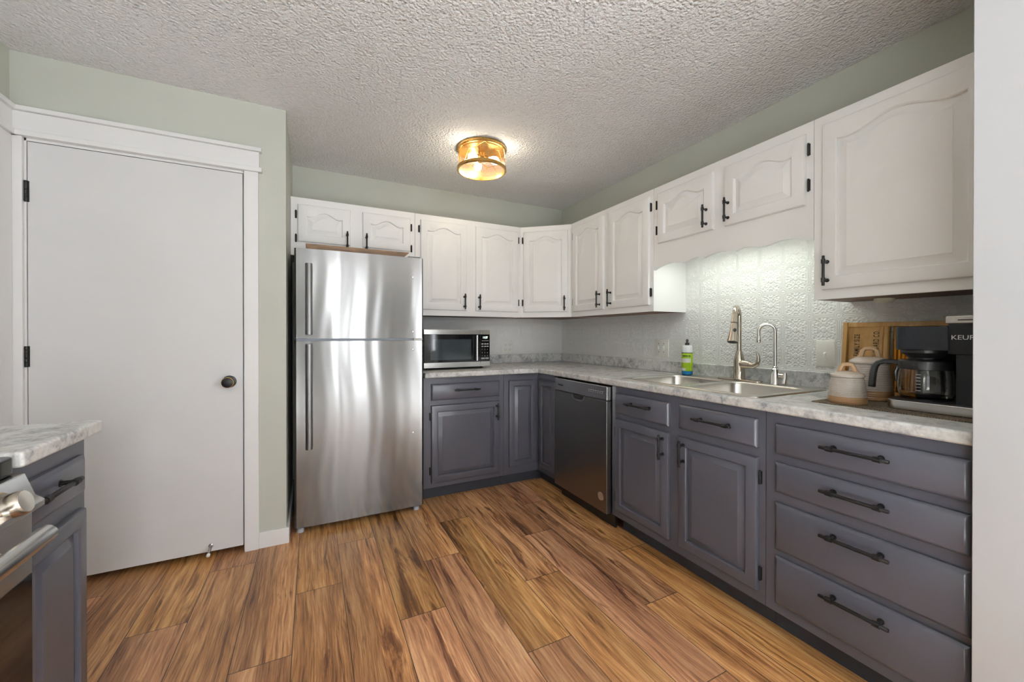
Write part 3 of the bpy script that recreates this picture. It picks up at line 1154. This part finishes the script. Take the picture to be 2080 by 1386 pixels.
# drinking water tap
gx, gy = 2.160, 1.243
t = thing('water_tap', 'small chrome gooseneck drinking water tap right of the kitchen tap', 'tap', (gx, gy, ZR))
MB().lathe([(.025, 0), (.025, .004), (.0225, .008), (.022, .052), (.018, .058), (.018, .078), (.0125, .084), (.0135, .090), (.0095, .094)], (gx, gy, ZR), seg=24).build('body', M['chrome'], t)
dg_ = Vector((-.62, .78, 0)).normalized()
rg = .037
zg = 1.237 - rg - .006
pth = [(gx, gy, ZR + .09), (gx, gy, 1.05), (gx, gy, zg)]
cc = (gx + dg_.x * rg, gy + dg_.y * rg)
pth += arc(cc, rg, PI, 0, 16, dg_, zg)[1:]
end = Vector(pth[-1])
pth += [(end.x, end.y, zg - .03)]
MB().tube(pth, [.0085] * len(pth), 14).build('spout', M['chrome'], t)
MB().lathe([(.0105, 0), (.0115, .004), (.0115, .018), (.010, .030), (.0085, .034)], (end.x, end.y, 1.133), seg=18).build('spout_tip', M['chrome'], t)
lv = MB()
lv.tube([(gx, gy - .010, ZR + .048), (gx - .002, gy - .052, ZR + .048)], .0115, 14)
lv.tube([(gx - .003, gy - .050, ZR + .062), (gx - .010, gy - .054, ZR + .036), (gx - .022, gy - .056, ZR + .006)], [.010, .009, .0105], 12)
lv.build('lever', M['chrome'], t)

# ------------------------------------------------------------------ dish soap
sx, sy, sz = 2.168, 1.797, ZR
t = thing('soap_bottle', 'bottle of blue dish soap with lime green label behind the left bowl', 'bottle', (sx, sy, sz))
MB().lathe([(.026, 0), (.032, .003), (.033, .010), (.033, .142), (.030, .148), (.016, .150)], (sx, sy, sz), seg=32).build('bottle_body', M['blue'], t)
lb = MB().lathe([(.0334, .026), (.0336, .027), (.0336, .139), (.0334, .140)], (sx, sy, sz), seg=40, cap0=False, cap1=False).build('wrap_label', M['green'], t)
MB().lathe([(.0325, .143), (.0325, .186), (.030, .190), (.012, .191)], (sx, sy, sz), seg=32).build('cap', M['whiteplastic'], t)
MB().lathe([(.0335, .139), (.0338, .140), (.0338, .1435), (.033, .144)], (sx, sy, sz), seg=32, cap0=False, cap1=False).build('neck_band', M['slot'], t)
MB().lathe([(.013, .190), (.013, .206), (.006, .208), (.005, .212), (.008, .216), (.008, .226), (.004, .230), (0, .231)], (sx, sy, sz), seg=20).build('nozzle', M['black'], t)


def wrap_patch(a0, a1, z0, z1, r, mat, name, parent):
    base = math.atan2(-sy, -sx)
    L = []
    for z in (z0, z1):
        L.append([(sx + r * math.cos(base + math.radians(a)), sy + r * math.sin(base + math.radians(a)), sz + z) for a in [a0 + (a1 - a0) * i / 12 for i in range(13)]])
    return MB().rings(L, False, False, closed=False).build(name, mat, parent)


wrap_patch(-75, 38, .080, .107, .0340, M['label'], 'name_panel', lb)
wrap_patch(-75, -15, .028, .045, .0340, M['label'], 'corner_panel', lb)
for k, (a0, a1) in enumerate(((-50, -38), (-34, -22), (-18, -8), (-4, 4), (8, 14), (20, 32))):
    wrap_patch(a0, a1, .118, .127, .0340, M['darkprint'], 'lettering', lb)

# ------------------------------------------------------------------ placemat, canisters, washboard, coffee maker
pm = rrect(1.757, 2.185, ST1 + .004, .878, .012)
o = MB().rings([[(a, b, CT + .0002) for a, b in pm], [(a, b, CT + .003) for a, b in pm]]).build('placemat', M['mat'], None, loc=(1.95, .65, CT))
tag(o, 'brown woven placemat under the coffee maker and canisters', 'mat')
ZM = CT + .0035


def canister(label, x, y, r, zb, zl, zh, turn):
    t = thing('canister', label, 'canister', (x, y, zb), 'ribbed stoneware canisters')
    h = zl - zb
    prof = [(r * .95, 0), (r * 1.0, .004), (r * 1.01, h * .10), (r * .98, h * .30), (r * .90, h * .70), (r * .83, h * .95), (r * .80, h)]
    MB().lathe(prof, (x, y, zb), seg=48).build('jar', M['stone'], t)
    k = zh - zl
    lid = MB().lathe([(r * .80, .0005), (r * .87, .002), (r * .88, .009), (r * .83, .014), (r * .60, k * .36), (r * .25, k * .42), (0, k * .42)], (x, y, zl), seg=48).build('lid', M['stonelid'], t)
    d = Vector((math.cos(turn), math.sin(turn), 0))
    c = Vector((x, y, zl))
    w = r * .36
    zb_, zt_ = k * .38, k - .007
    pts = [c + d * s * w + Vector((0, 0, zz)) for s, zz in ((-1.3, zb_ - .004), (-1, zb_ + .004), (-.82, zt_ - .010), (-.55, zt_ - .001), (0, zt_ + .001), (.55, zt_ - .001), (.82, zt_ - .010), (1, zb_ + .004), (1.3, zb_ - .004))]
    MB().tube(pts, [.0085, .009, .0085, .0075, .0075, .0075, .0085, .009, .0085], 10).build('lid_handle', M['clay'], lid)


tn = math.radians(-66)
canister('small ribbed stoneware canister with lid, in front on the placemat', 1.840, .792, .0595, ZM, 1.013, 1.068, tn)
canister('large ribbed stoneware canister with lid, behind the smaller one', 2.035, .800, .074, ZM, 1.058, 1.126, tn)

# washboard lying on its side against the wall
t = thing('washboard', 'old wooden washboard leaning on its side behind the canisters', 'washboard', (2.2, .6, CT))


def wb(s, z, n):
    """s along the wall (towards the camera), z up the leaning board, n out of it"""
    lean = math.radians(5)
    return (2.236 - math.cos(lean) * n - math.sin(lean) * (.318 - z) + 0, .968 - s, CT + .001 + z * math.cos(lean) + 0)


def wbox(m, s0, s1, z0, z1, n0, n1):
    vs = [wb(s, z, n) for n in (n0, n1) for s, z in ((s0, z0), (s1, z0), (s1, z1), (s0, z1))]
    m.faces(vs, [(3, 2, 1, 0), (4, 5, 6, 7), (0, 1, 5, 4), (1, 2, 6, 5), (2, 3, 7, 6), (3, 0, 4, 7)])
    return m


for z in (0, .300):
    wbox(MB(), .018, .56, z, z + .020, 0, .024).build('rail', M['pine'], t, bevel=.002)
wbox(MB(), 0, .018, 0, .322, -.001, .028).build('end_post', M['pine'], t, bevel=.003)
hp = wbox(MB(), .018, .150, .020, .300, .004, .011).build('head_panel', M['pine'], t)
m = MB()
m.tube([wb(.141, .020, .017), wb(.141, .300, .017)], .008, 12)
m.tube([wb(.158, .020, .018), wb(.158, .300, .018)], .011, 12)
m.build('cross_bar', M['pine'], t)
m = MB()
n_r = 22
L0 = []
for i in range(n_r * 4 + 1):
    s = .175 + .30 * i / (n_r * 4)
    L0.append((s, .010 + .004 * math.sin(2 * PI * i / 4)))
m.rings([[wb(s, .020, n) for s, n in L0], [wb(s, .300, n) for s, n in L0]], False, False, closed=False)
m.build('rub_surface', M['brass'], t)
wr = (-(Vector(wb(0, 0, 0)) - Vector(wb(0, 1, 0)))).normalized()
wsid = Vector((0, -1, 0))
# lettering reads upwards
writing('lettering', 'FAMILY SIZE', .028, wb(.059, .267, .0116), wr, -wsid, M['ink'], hp, xs=.56, align='RIGHT', bold=.0003)
writing('lettering', 'WASHBOARD CO.', .028, wb(.128, .284, .0116), wr, -wsid, M['ink'], hp, xs=.56, align='RIGHT', bold=.0003)

# coffee maker
KX = 1.832
t = thing('coffee_maker', 'black and silver drip coffee maker on the placemat beside the canisters', 'coffee maker', (1.98, .55, ZM))
KB = ZM
ky0, ky1 = ST1 + .008, .678
pl = rrect(KX, 2.16, ky0, ky1, .030)
MB().prism(pl, KB, .947).build('base', M['steel'], t, bevel=.003)
pl2 = rrect(KX + .004, 2.156, ky0 + .004, ky1 - .004, .028)
MB().prism(pl2, .947, .951).build('base_top', M['black'], t)
MB().lathe([(.066, 0), (.066, .003), (0, .003)], (1.930, .600, .951), seg=32).build('hot_plate', M['blackgloss'], t)
pl = rrect(KX + .012, 2.15, ky0, .506, .010)
MB().prism(pl, .951, 1.120).build('tower', M['charcoal'], t, bevel=.002)
pl = rrect(2.02, 2.15, .500, ky1 - .02, .010)
MB().prism(pl, .951, 1.125).build('back_column', M['charcoal'], t, bevel=.002)
pl = rrect(KX + .012, 2.15, .500, .664, .040)
MB().prism(pl, 1.123, 1.2035).build('brew_housing', M['charcoal'], t, bevel=.003)
MB().lathe([(.066, 0), (.066, .012), (.052, .022), (.046, .030), (.046, .034)], (1.930, .600, 1.124), (0, 0, -1), 32).build('filter_basket', M['black'], t)
pl = rrect(KX, 2.15, ky0, .526, .030)
br = MB().prism(pl, 1.112, 1.2115).build('pod_head', M['charcoal'], t, bevel=.003)
pl = rrect(KX - .002, 2.15, ky0, .530, .026)
ld = MB().prism(pl, 1.2115, 1.236).build('pod_lid', M['silver'], t, bevel=.004)
MB().box(KX - .0035, KX - .001, ky0 + .01, .496, 1.2205, 1.2240).build('lid_slot', M['slot'], ld)
writing('logo', 'KEURIG', .0205, (KX - .0006, .512, 1.160), (0, -1, 0), (0, 0, 1), M['print'], br, xs=1.05)

cx, cy, cz = 1.930, .600, .955
t = thing('coffee_carafe', 'empty glass coffee carafe with black handle on the coffee maker', 'carafe', (cx, cy, cz))
outp = [(.060, 0), (.068, .004), (.0735, .020), (.0745, .045), (.072, .085), (.068, .100)]
inp = [(r - .0022, h + (.002 if i < 2 else 0)) for i, (r, h) in enumerate(outp)]
MB().lathe(outp + inp[::-1], (cx, cy, cz), seg=48, cap0=True, cap1=True).build('glass_body', M['glass'], t)
MB().lathe([(.069, .099), (.0715, .100), (.0715, .128), (.066, .133), (.050, .134), (.020, .130), (0, .130)], (cx, cy, cz), seg=48).build('lid', M['black'], t)
hd = Vector((-.10, 1.0, 0)).normalized()
c = Vector((cx, cy, cz))
pts = [c + hd * a + Vector((0, 0, z)) for a, z in ((.062, .118), (.085, .121), (.110, .121), (.128, .115), (.138, .100), (.142, .080), (.145, .050), (.147, .022))]
m = MB()
side = Vector((-hd.y, hd.x, 0))
L = []
for i, p in enumerate(pts):
    dd_ = (pts[min(i + 1, len(pts) - 1)] - pts[max(i - 1, 0)]).normalized()
    nn_ = dd_.cross(side).normalized()
    w_, th_ = .011, (.0085 if i < 4 else .0095)
    L.append([p + side * w_ * a + nn_ * th_ * b for a, b in ((-1, -.6), (-.6, -1), (.6, -1), (1, -.6), (1, .6), (.6, 1), (-.6, 1), (-1, .6))])
m.rings(L)
m.tube([c + hd * .070 + Vector((0, 0, .112)), c + hd * .080 + Vector((0, 0, .085)), c + hd * .077 + Vector((0, 0, .050))], [.008, .006, .004], 8)
m.build('handle', M['black'], t)
mk = MB()
va = Vector((-1, .08, 0)).normalized()
for k in range(6):
    a = math.atan2(-cy, -cx) - .35
    z = cz + .028 + k * .011
    rr = .0748
    mk.faces([(cx + rr * math.cos(a + q), cy + rr * math.sin(a + q), z + dz) for q, dz in ((0, 0), (.18, 0), (.18, .0014), (0, .0014))], [(0, 1, 2, 3)])
mk.build('level_marks', M['print'], t)

# ------------------------------------------------------------------ switches and socket
def plate_thing(name, label, c, u, w, h, group=None):
    fr = Fr(c, u)
    t = thing(name, label, 'socket' if 'socket' in name else 'switch', c, group)
    L = [[fr.p(a, b, n) for a, b in rect_loop(-w / 2 + i, w / 2 - i, -h / 2 + i, h / 2 - i, 1, 1)] for i, n in ((0, 0), (0, .003), (.005, .006))]
    MB().rings(L).build('cover_plate', M['plate'], t)
    return t, fr


XW = XR - .0052
t, fr = plate_thing('light_switch', 'ivory toggle light switch beside the washboard', (XW, 1.063, 1.082), (0, -1, 0), .082, .132)
L = [[fr.p(a, b, n) for a, b in rect_loop(-.005 + i, .005 - i, -.010 + dz, .008 + dz - i, 1, 1)] for i, n, dz in ((0, .006, 0), (.001, .016, -.006))]
MB().rings(L).build('toggle', M['whiteplastic'], t)
for s in (.030, -.030):
    MB().lathe([(.0032, 0), (.0032, .0012), (0, .0015)], fr.p(0, s, .006), fr.n, 10).build('screw', M['plate'], t)
t, fr = plate_thing('light_switch', 'ivory double switch plate on the wall left of the soap bottle', (XW, 2.094, 1.081), (0, -1, 0), .128, .128)
for s in (-.024, .024):
    L = [[fr.p(s + a, b, n) for a, b in rect_loop(-.005 + i, .005 - i, -.012 + dz, .012 + dz - i, 1, 1)] for i, n, dz in ((0, .006, 0), (.001, .015, .004 if s < 0 else -.004))]
    MB().rings(L).build('toggle', M['whiteplastic'], t)
    for q in (.030, -.030):
        MB().lathe([(.0032, 0), (.0032, .0012), (0, .0015)], fr.p(s, q, .006), fr.n, 10).build('screw', M['slot'], t)
YW = YB - .0052
t, fr = plate_thing('wall_socket', 'white double power socket on the back wall beside the microwave', (1.650, YW, 1.058), (1, 0, 0), .124, .126)
for s in (-.023, .023):
    for q in (-.021, .021):
        o = MB().rings([[fr.p(s + .014 * math.cos(a), q + .015 * math.sin(a), n) for a in [2 * PI * i / 20 for i in range(20)]] for n in (.006, .0072)]).build('outlet', M['plate'], t)
        m = MB()
        for a, b, w, h in ((-.006, .004, .0022, .008), (.006, .004, .0022, .008), (0, -.007, .004, .005)):
            m.rings([[fr.p(s + x_, q + y_, n) for x_, y_ in rect_loop(a - w / 2, a + w / 2, b - h / 2, b + h / 2, 1, 1)] for n in (.0072, .0076)])
        m.build('slots', M['slot'], o)

# ------------------------------------------------------------------ microwave
MY = 2.912
mx0, mx1, mz0, mz1 = .732, 1.261, .926, 1.2155
t = thing('microwave', 'stainless steel microwave oven on the worktop beside the refrigerator', 'microwave', (1.0, 3.1, CT))
MB().box(mx0 + .003, mx1 - .003, MY + .030, 3.335, mz0 + .004, mz1 - .003).build('body', M['black'], t, bevel=.004)
sp = 1.182
d = MB()
d.box(mx0, sp - .001, MY, MY + .030, mz1 - .037, mz1)
d.box(mx0, sp - .001, MY, MY + .030, mz0, mz0 + .040)
d.box(mx0, sp - .001, MY + .006, MY + .030, mz0 + .040, mz1 - .037)
d = d.build('door', M['steel'], t, bevel=.002)
g = MB()
wz0, wz1, wx0, wx1 = .985, 1.141, .784, 1.105
g.box(mx0 + .001, wx0, MY + .001, MY + .007, mz0 + .040, mz1 - .037)
g.box(wx1, sp - .002, MY + .001, MY + .007, mz0 + .040, mz1 - .037)
g.box(wx0, wx1, MY + .001, MY + .007, wz1, mz1 - .037)
g.box(wx0, wx1, MY + .001, MY + .007, mz0 + .040, wz0)
g.build('door_glass', M['blackgloss'], d)
MB().box(wx0, wx1, MY + .0025, MY + .0055, wz0, wz1).build('window', plain('tinted_window', (.035, .045, .05), .05), d)
m = MB()
m.tube([(1.142, MY - .026, mz0 + .050), (1.142, MY - .026, mz1 - .043)], .009, 14)
for z in (mz0 + .060, mz1 - .053):
    m.box(1.136, 1.148, MY - .026, MY + .002, z - .006, z + .006)
m.build('handle', M['steel'], d)
p = MB()
p.box(sp + .001, mx1, MY, MY + .030, mz1 - .037, mz1)
p.box(sp + .001, mx1, MY, MY + .030, mz0, mz0 + .040)
p.box(sp + .001, mx1, MY + .006, MY + .030, mz0 + .040, mz1 - .037)
p = p.build('control_panel', M['steel'], t, bevel=.002)
MB().box(sp + .002, mx1 - .001, MY + .001, MY + .007, mz0 + .040, mz1 - .037).build('key_pad', M['blackgloss'], p)
writing('clock', '11:57', .024, (1.1995, MY + .0006, 1.146), (1, 0, 0), (0, 0, 1), M['display'], p, xs=.80)
m = MB()
m.box(1.192, 1.250, MY + .0004, MY + .001, 1.1275, 1.1305)
for zz in (1.104, 1.085):
    for xx in (1.190, 1.213, 1.234):
        m.box(xx, xx + .016, MY + .0004, MY + .001, zz - .004, zz + .003)
for zz in (.993, .987):
    m.box(1.187, 1.218, MY + .0004, MY + .001, zz - .002, zz + .002)
    m.box(1.222, 1.252, MY + .0004, MY + .001, zz - .002, zz + .002)
m.build('key_print', M['greyprint'], p)
for r_, row in enumerate(('123', '456', '789')):
    for c_, ch in enumerate(row):
        writing('key_number', ch, .013, (1.192 + c_ * .0225, MY + .0006, 1.056 - r_ * .026), (1, 0, 0), (0, 0, 1), M['greyprint'], p)
for xx in (mx0 + .04, mx1 - .05):
    for yy in (MY + .06, 3.30):
        MB().lathe([(.012, 0), (.013, mz0 + .005 - CT)], (xx, yy, CT + .0003), seg=14).build('foot', M['black'], t)

# ------------------------------------------------------------------ refrigerator
FR0, FR1, FYF = -.097, .664, 2.645
t = thing('refrigerator', 'stainless steel top-freezer refrigerator standing between the door wall and cabinets', 'refrigerator', (.28, 3.0, 0))
MB().box(FR0 + .006, FR1 - .008, 2.722, 3.36, .045, 1.683).build('body', M['greyside'], t, bevel=.006)


def fridge_door(name, z0, z1, seed):
    nx, nz = 72, 56
    m = MB()
    loops = []
    for j in range(nz + 1):
        z = z0 + (z1 - z0) * j / nz
        row = [(FR0, FYF + .066, z)]
        for i in range(nx + 1):
            u = i / nx
            x = FR0 + (FR1 - FR0) * u
            e = min(u, 1 - u) * (FR1 - FR0)
            y = FYF
            if e < .012:
                y += .012 - math.sqrt(max(0, .012 ** 2 - (.012 - e) ** 2))
            y += .0060 * (2 * u - 1) ** 2
            s = (z - z0)
            edge = min(1, min(u, 1 - u) / .10)
            y += edge * (   .00042 * math.sin(2 * PI * (2.1 * u + .10 * math.sin(3.1 * z + seed)) + seed)
                         + .00022 * math.sin(2 * PI * (4.7 * u + .13 * math.sin(5.3 * z + 2 * seed)) + 1.7 + seed)
                         + .00012 * math.sin(2 * PI * (9 * u + .2 * math.sin(7 * z))))
            y += .0005 * math.exp(-((s - 0) / .05) ** 2) + .0005 * math.exp(-((z1 - z) / .05) ** 2)
            row.append((x, y, z))
        row.append((FR1, FYF + .066, z))
        loops.append(row)
    m.rings(loops, True, True)
    return m.build(name, M['fridge'], t, angle=30)


f1 = fridge_door('freezer_door', 1.153, 1.686, .4)
f2 = fridge_door('fridge_door', .036, 1.138, .9)
MB().box(FR0 + .010, FR1 - .03, FYF + .030, FYF + .074, 1.139, 1.152).build('door_gasket', M['feet'], t)
for d, za, zb_ in ((f1, 1.176, 1.594), (f2, .503, 1.120)):
    m = MB()
    x0, x1 = -.0385, -.0005
    L = []
    n = 24
    for i in range(n + 1):
        z = za + (zb_ - za) * i / n
        L.append([(x, yy, z) for x, yy in ((x0, 2.618), (x0 + .004, 2.606), (x0 + .012, 2.601), (x1 - .012, 2.601), (x1 - .004, 2.606), (x1, 2.618))])
    m.rings(L)
    for z in (za + .03, zb_ - .03):
        m.box(x0 + .008, x1 - .008, 2.612, FYF + .006, z - .02, z + .02)
    m.build('handle', M['handle'], d)
for d, zs in ((f1, (1.557, 1.196)), (f2, (1.079, .529))):
    for z in zs:
        MB().lathe([(.006, 0), (.006, .002), (.004, .003), (0, .003)], (.593, FYF + .0022, z), (0, -1, 0), 14).build('screw_cap', M['chrome'], d)
MB().box(FR1 - .10, FR1 - .02, FYF + .01, FYF + .11, 1.687, 1.694).build('hinge_cover', M['greyside'], t, bevel=.002)
MB().box(FR1 - .06, FR1 - .004, FYF + .02, FYF + .074, 1.1395, 1.1515).build('hinge', M['chrome'], t)
for x, y in ((-.066, 2.685), (.622, 2.685), (-.05, 3.30), (.60, 3.30)):
    MB().lathe([(.019, 0), (.020, .004), (.018, .022), (.012, .024), (.012, .050)], (x, y, .0005), seg=18).build('foot', M['feet'], t)

# board on top of the refrigerator
m = MB()
ya, yb_ = 2.740, 3.04
lo_, hi_ = (-.030, .576), (-.038, .590)
zlo, zhi = 1.6945, 1.735
L = [[(lo_[0] + .0, ya, zlo), (lo_[1] - .03, ya, zlo), (lo_[1] - .03, yb_, zlo), (lo_[0], yb_, zlo)],
     [(hi_[0], ya - .004, zhi), (hi_[1], ya - .004, zhi), (hi_[1], yb_, zhi), (hi_[0], yb_, zhi)]]
m.rings(L)
o = m.build('wooden_tray', M['board'], None, bevel=.003, loc=(.27, 2.9, zlo))
tag(o, 'brown wooden board lying on top of the refrigerator', 'board')

# ------------------------------------------------------------------ stove
t = thing('stove', 'stainless steel stove with a tubular oven handle cut off by the left picture edge', 'stove', (-.88, .92, 0))
sy0, sy1 = .535, 1.294
MB().box(XL + .03, -.615, sy0, sy1, .06, .865).build('body', M['greyside'], t)
pl = rrect(XL + .03, -.592, sy0, sy1 - .001, .020)
MB().prism(pl, .866, .905).build('cooktop', M['blackgloss'], t, bevel=.004)
cpn = MB().prism([(-.614, .865), (-.579, .865), (-.562, .814), (-.547, .802), (-.547, .788), (-.614, .788)], sy0, sy1 - .004, 'y').build('control_panel', M['steel'], t, bevel=.002)
dr_ = MB().box(-.615, -.566, sy0 + .002, sy1 - .006, .215, .785).build('oven_door', M['steel'], t, bevel=.004)
MB().box(-.5665, -.5650, sy0 + .06, sy1 - .012, .28, .640).build('oven_window', M['blackgloss'], dr_)
MB().box(-.615, -.570, sy0 + .002, sy1 - .006, .065, .205).build('drawer', M['steel'], t, bevel=.003)
m = MB()
hy0, hy1 = sy0 + .05, 1.195
m.tube([(-.503, hy0, .754), (-.503, hy0 + .01, .754), (-.503, hy1 - .006, .756), (-.503, hy1, .756)], [.014, .0185, .0185, .014], 18)
for y in (hy0 + .06, hy1 - .09):
    m.tube([(-.565, y, .752), (-.505, y, .748)], [.013, .011], 14)
m.build('handle', M['steel'], dr_)
ax = Vector((.95, 0, .31))
for y in (1.195, 1.055, .755, .645):
    c = Vector((-.5665, y, .818))
    kb = MB().lathe([(.031, 0), (.031, .006), (.026, .007), (.0255, .030), (.023, .034), (0, .0345)], c, ax, 32).build('knob', M['nickel'], t)
    MB().lathe([(.0335, 0), (.0335, .003), (.031, .0035)], c, ax, 32).build('knob_ring', M['brass'], kb, label='brass-coloured ring behind the knob')

# ------------------------------------------------------------------ ceiling light
lx, ly = 1.030, 2.517
t = thing('ceiling_light', 'round brass and wire mesh flush ceiling light with lit bulbs', 'ceiling light', (lx, ly, H))
rO = .166
MB().lathe([(.150, -.001), (.166, -.001), (.168, -.006), (.168, -.018), (.163, -.022), (.152, -.022)], (lx, ly, H), seg=64).build('upper_ring', M['brass'], t)
MB().lathe([(rO - .012, -.133), (rO - .003, -.132), (rO + .001, -.136), (rO + .001, -.152), (rO - .003, -.156), (rO - .012, -.155), (rO - .012, -.133)], (lx, ly, H), seg=64, cap0=False, cap1=False).build('lower_ring', M['brass'], t)
MB().lathe([(.142, -.0225), (.142, -.025), (.06, -.027), (0, -.027)], (lx, ly, H), seg=48).build('canopy', M['brass'], t)
MB().lathe([(.1545, -.022), (.1545, -.135)], (lx, ly, H), seg=96, cap0=False, cap1=False).build('mesh_shade', M['mesh'], t)
m = MB()
N = 6
r_ = .1575


def cyl(a, z):
    return (lx + r_ * math.cos(a), ly + r_ * math.sin(a), H + z)


def wire(a0, z0, a1, z1):
    m.tube([cyl(a0 + (a1 - a0) * i / 5, z0 + (z1 - z0) * i / 5) for i in range(6)], .0021, 6)


for k in range(N):
    a = 2 * PI * k / N + .25
    w = 2 * PI / N
    zt_, zm1, zm2, zb2 = -.022, -.062, -.096, -.134
    wire(a, zt_, a + w * .36, zm1)
    wire(a + w * .36, zm1, a + w * .64, zm1)
    wire(a + w * .64, zm1, a + w, zt_)
    wire(a + w * .36, zm1, a + w * .12, zb2)
    wire(a + w * .64, zm1, a + w * .88, zb2)
m.build('wire_lattice', M['brass'], t)
MB().lathe([(.022, -.027), (.024, -.034), (.024, -.060), (.018, -.066), (0, -.067)], (lx, ly, H), seg=24).build('hub', M['brass'], t)
for k in range(3):
    a = math.radians(205 + 120 * k)
    d = Vector((math.cos(a), math.sin(a), -.38)).normalized()
    c = Vector((lx, ly, H - .052))
    s = MB().lathe([(.013, .018), (.015, .022), (.015, .050), (.013, .053)], c, d, 18).build('socket', M['brass'], t)
    MB().lathe([(.011, .052), (.014, .060), (.024, .080), (.028, .098), (.025, .114), (.014, .124), (0, .127)], c, d, 24).build('bulb', M['bulb'], s)
    pd = bpy.data.lights.new('bulb_glow', 'POINT')
    pd.energy = 2.0
    pd.color = (1.0, .86, .66)
    pd.shadow_soft_size = .03
    po = bpy.data.objects.new('bulb_glow', pd)
    COL.objects.link(po)
    po.location = c + d * .15

for o in bpy.data.objects:
    if '_o' in o:
        del o['_o']
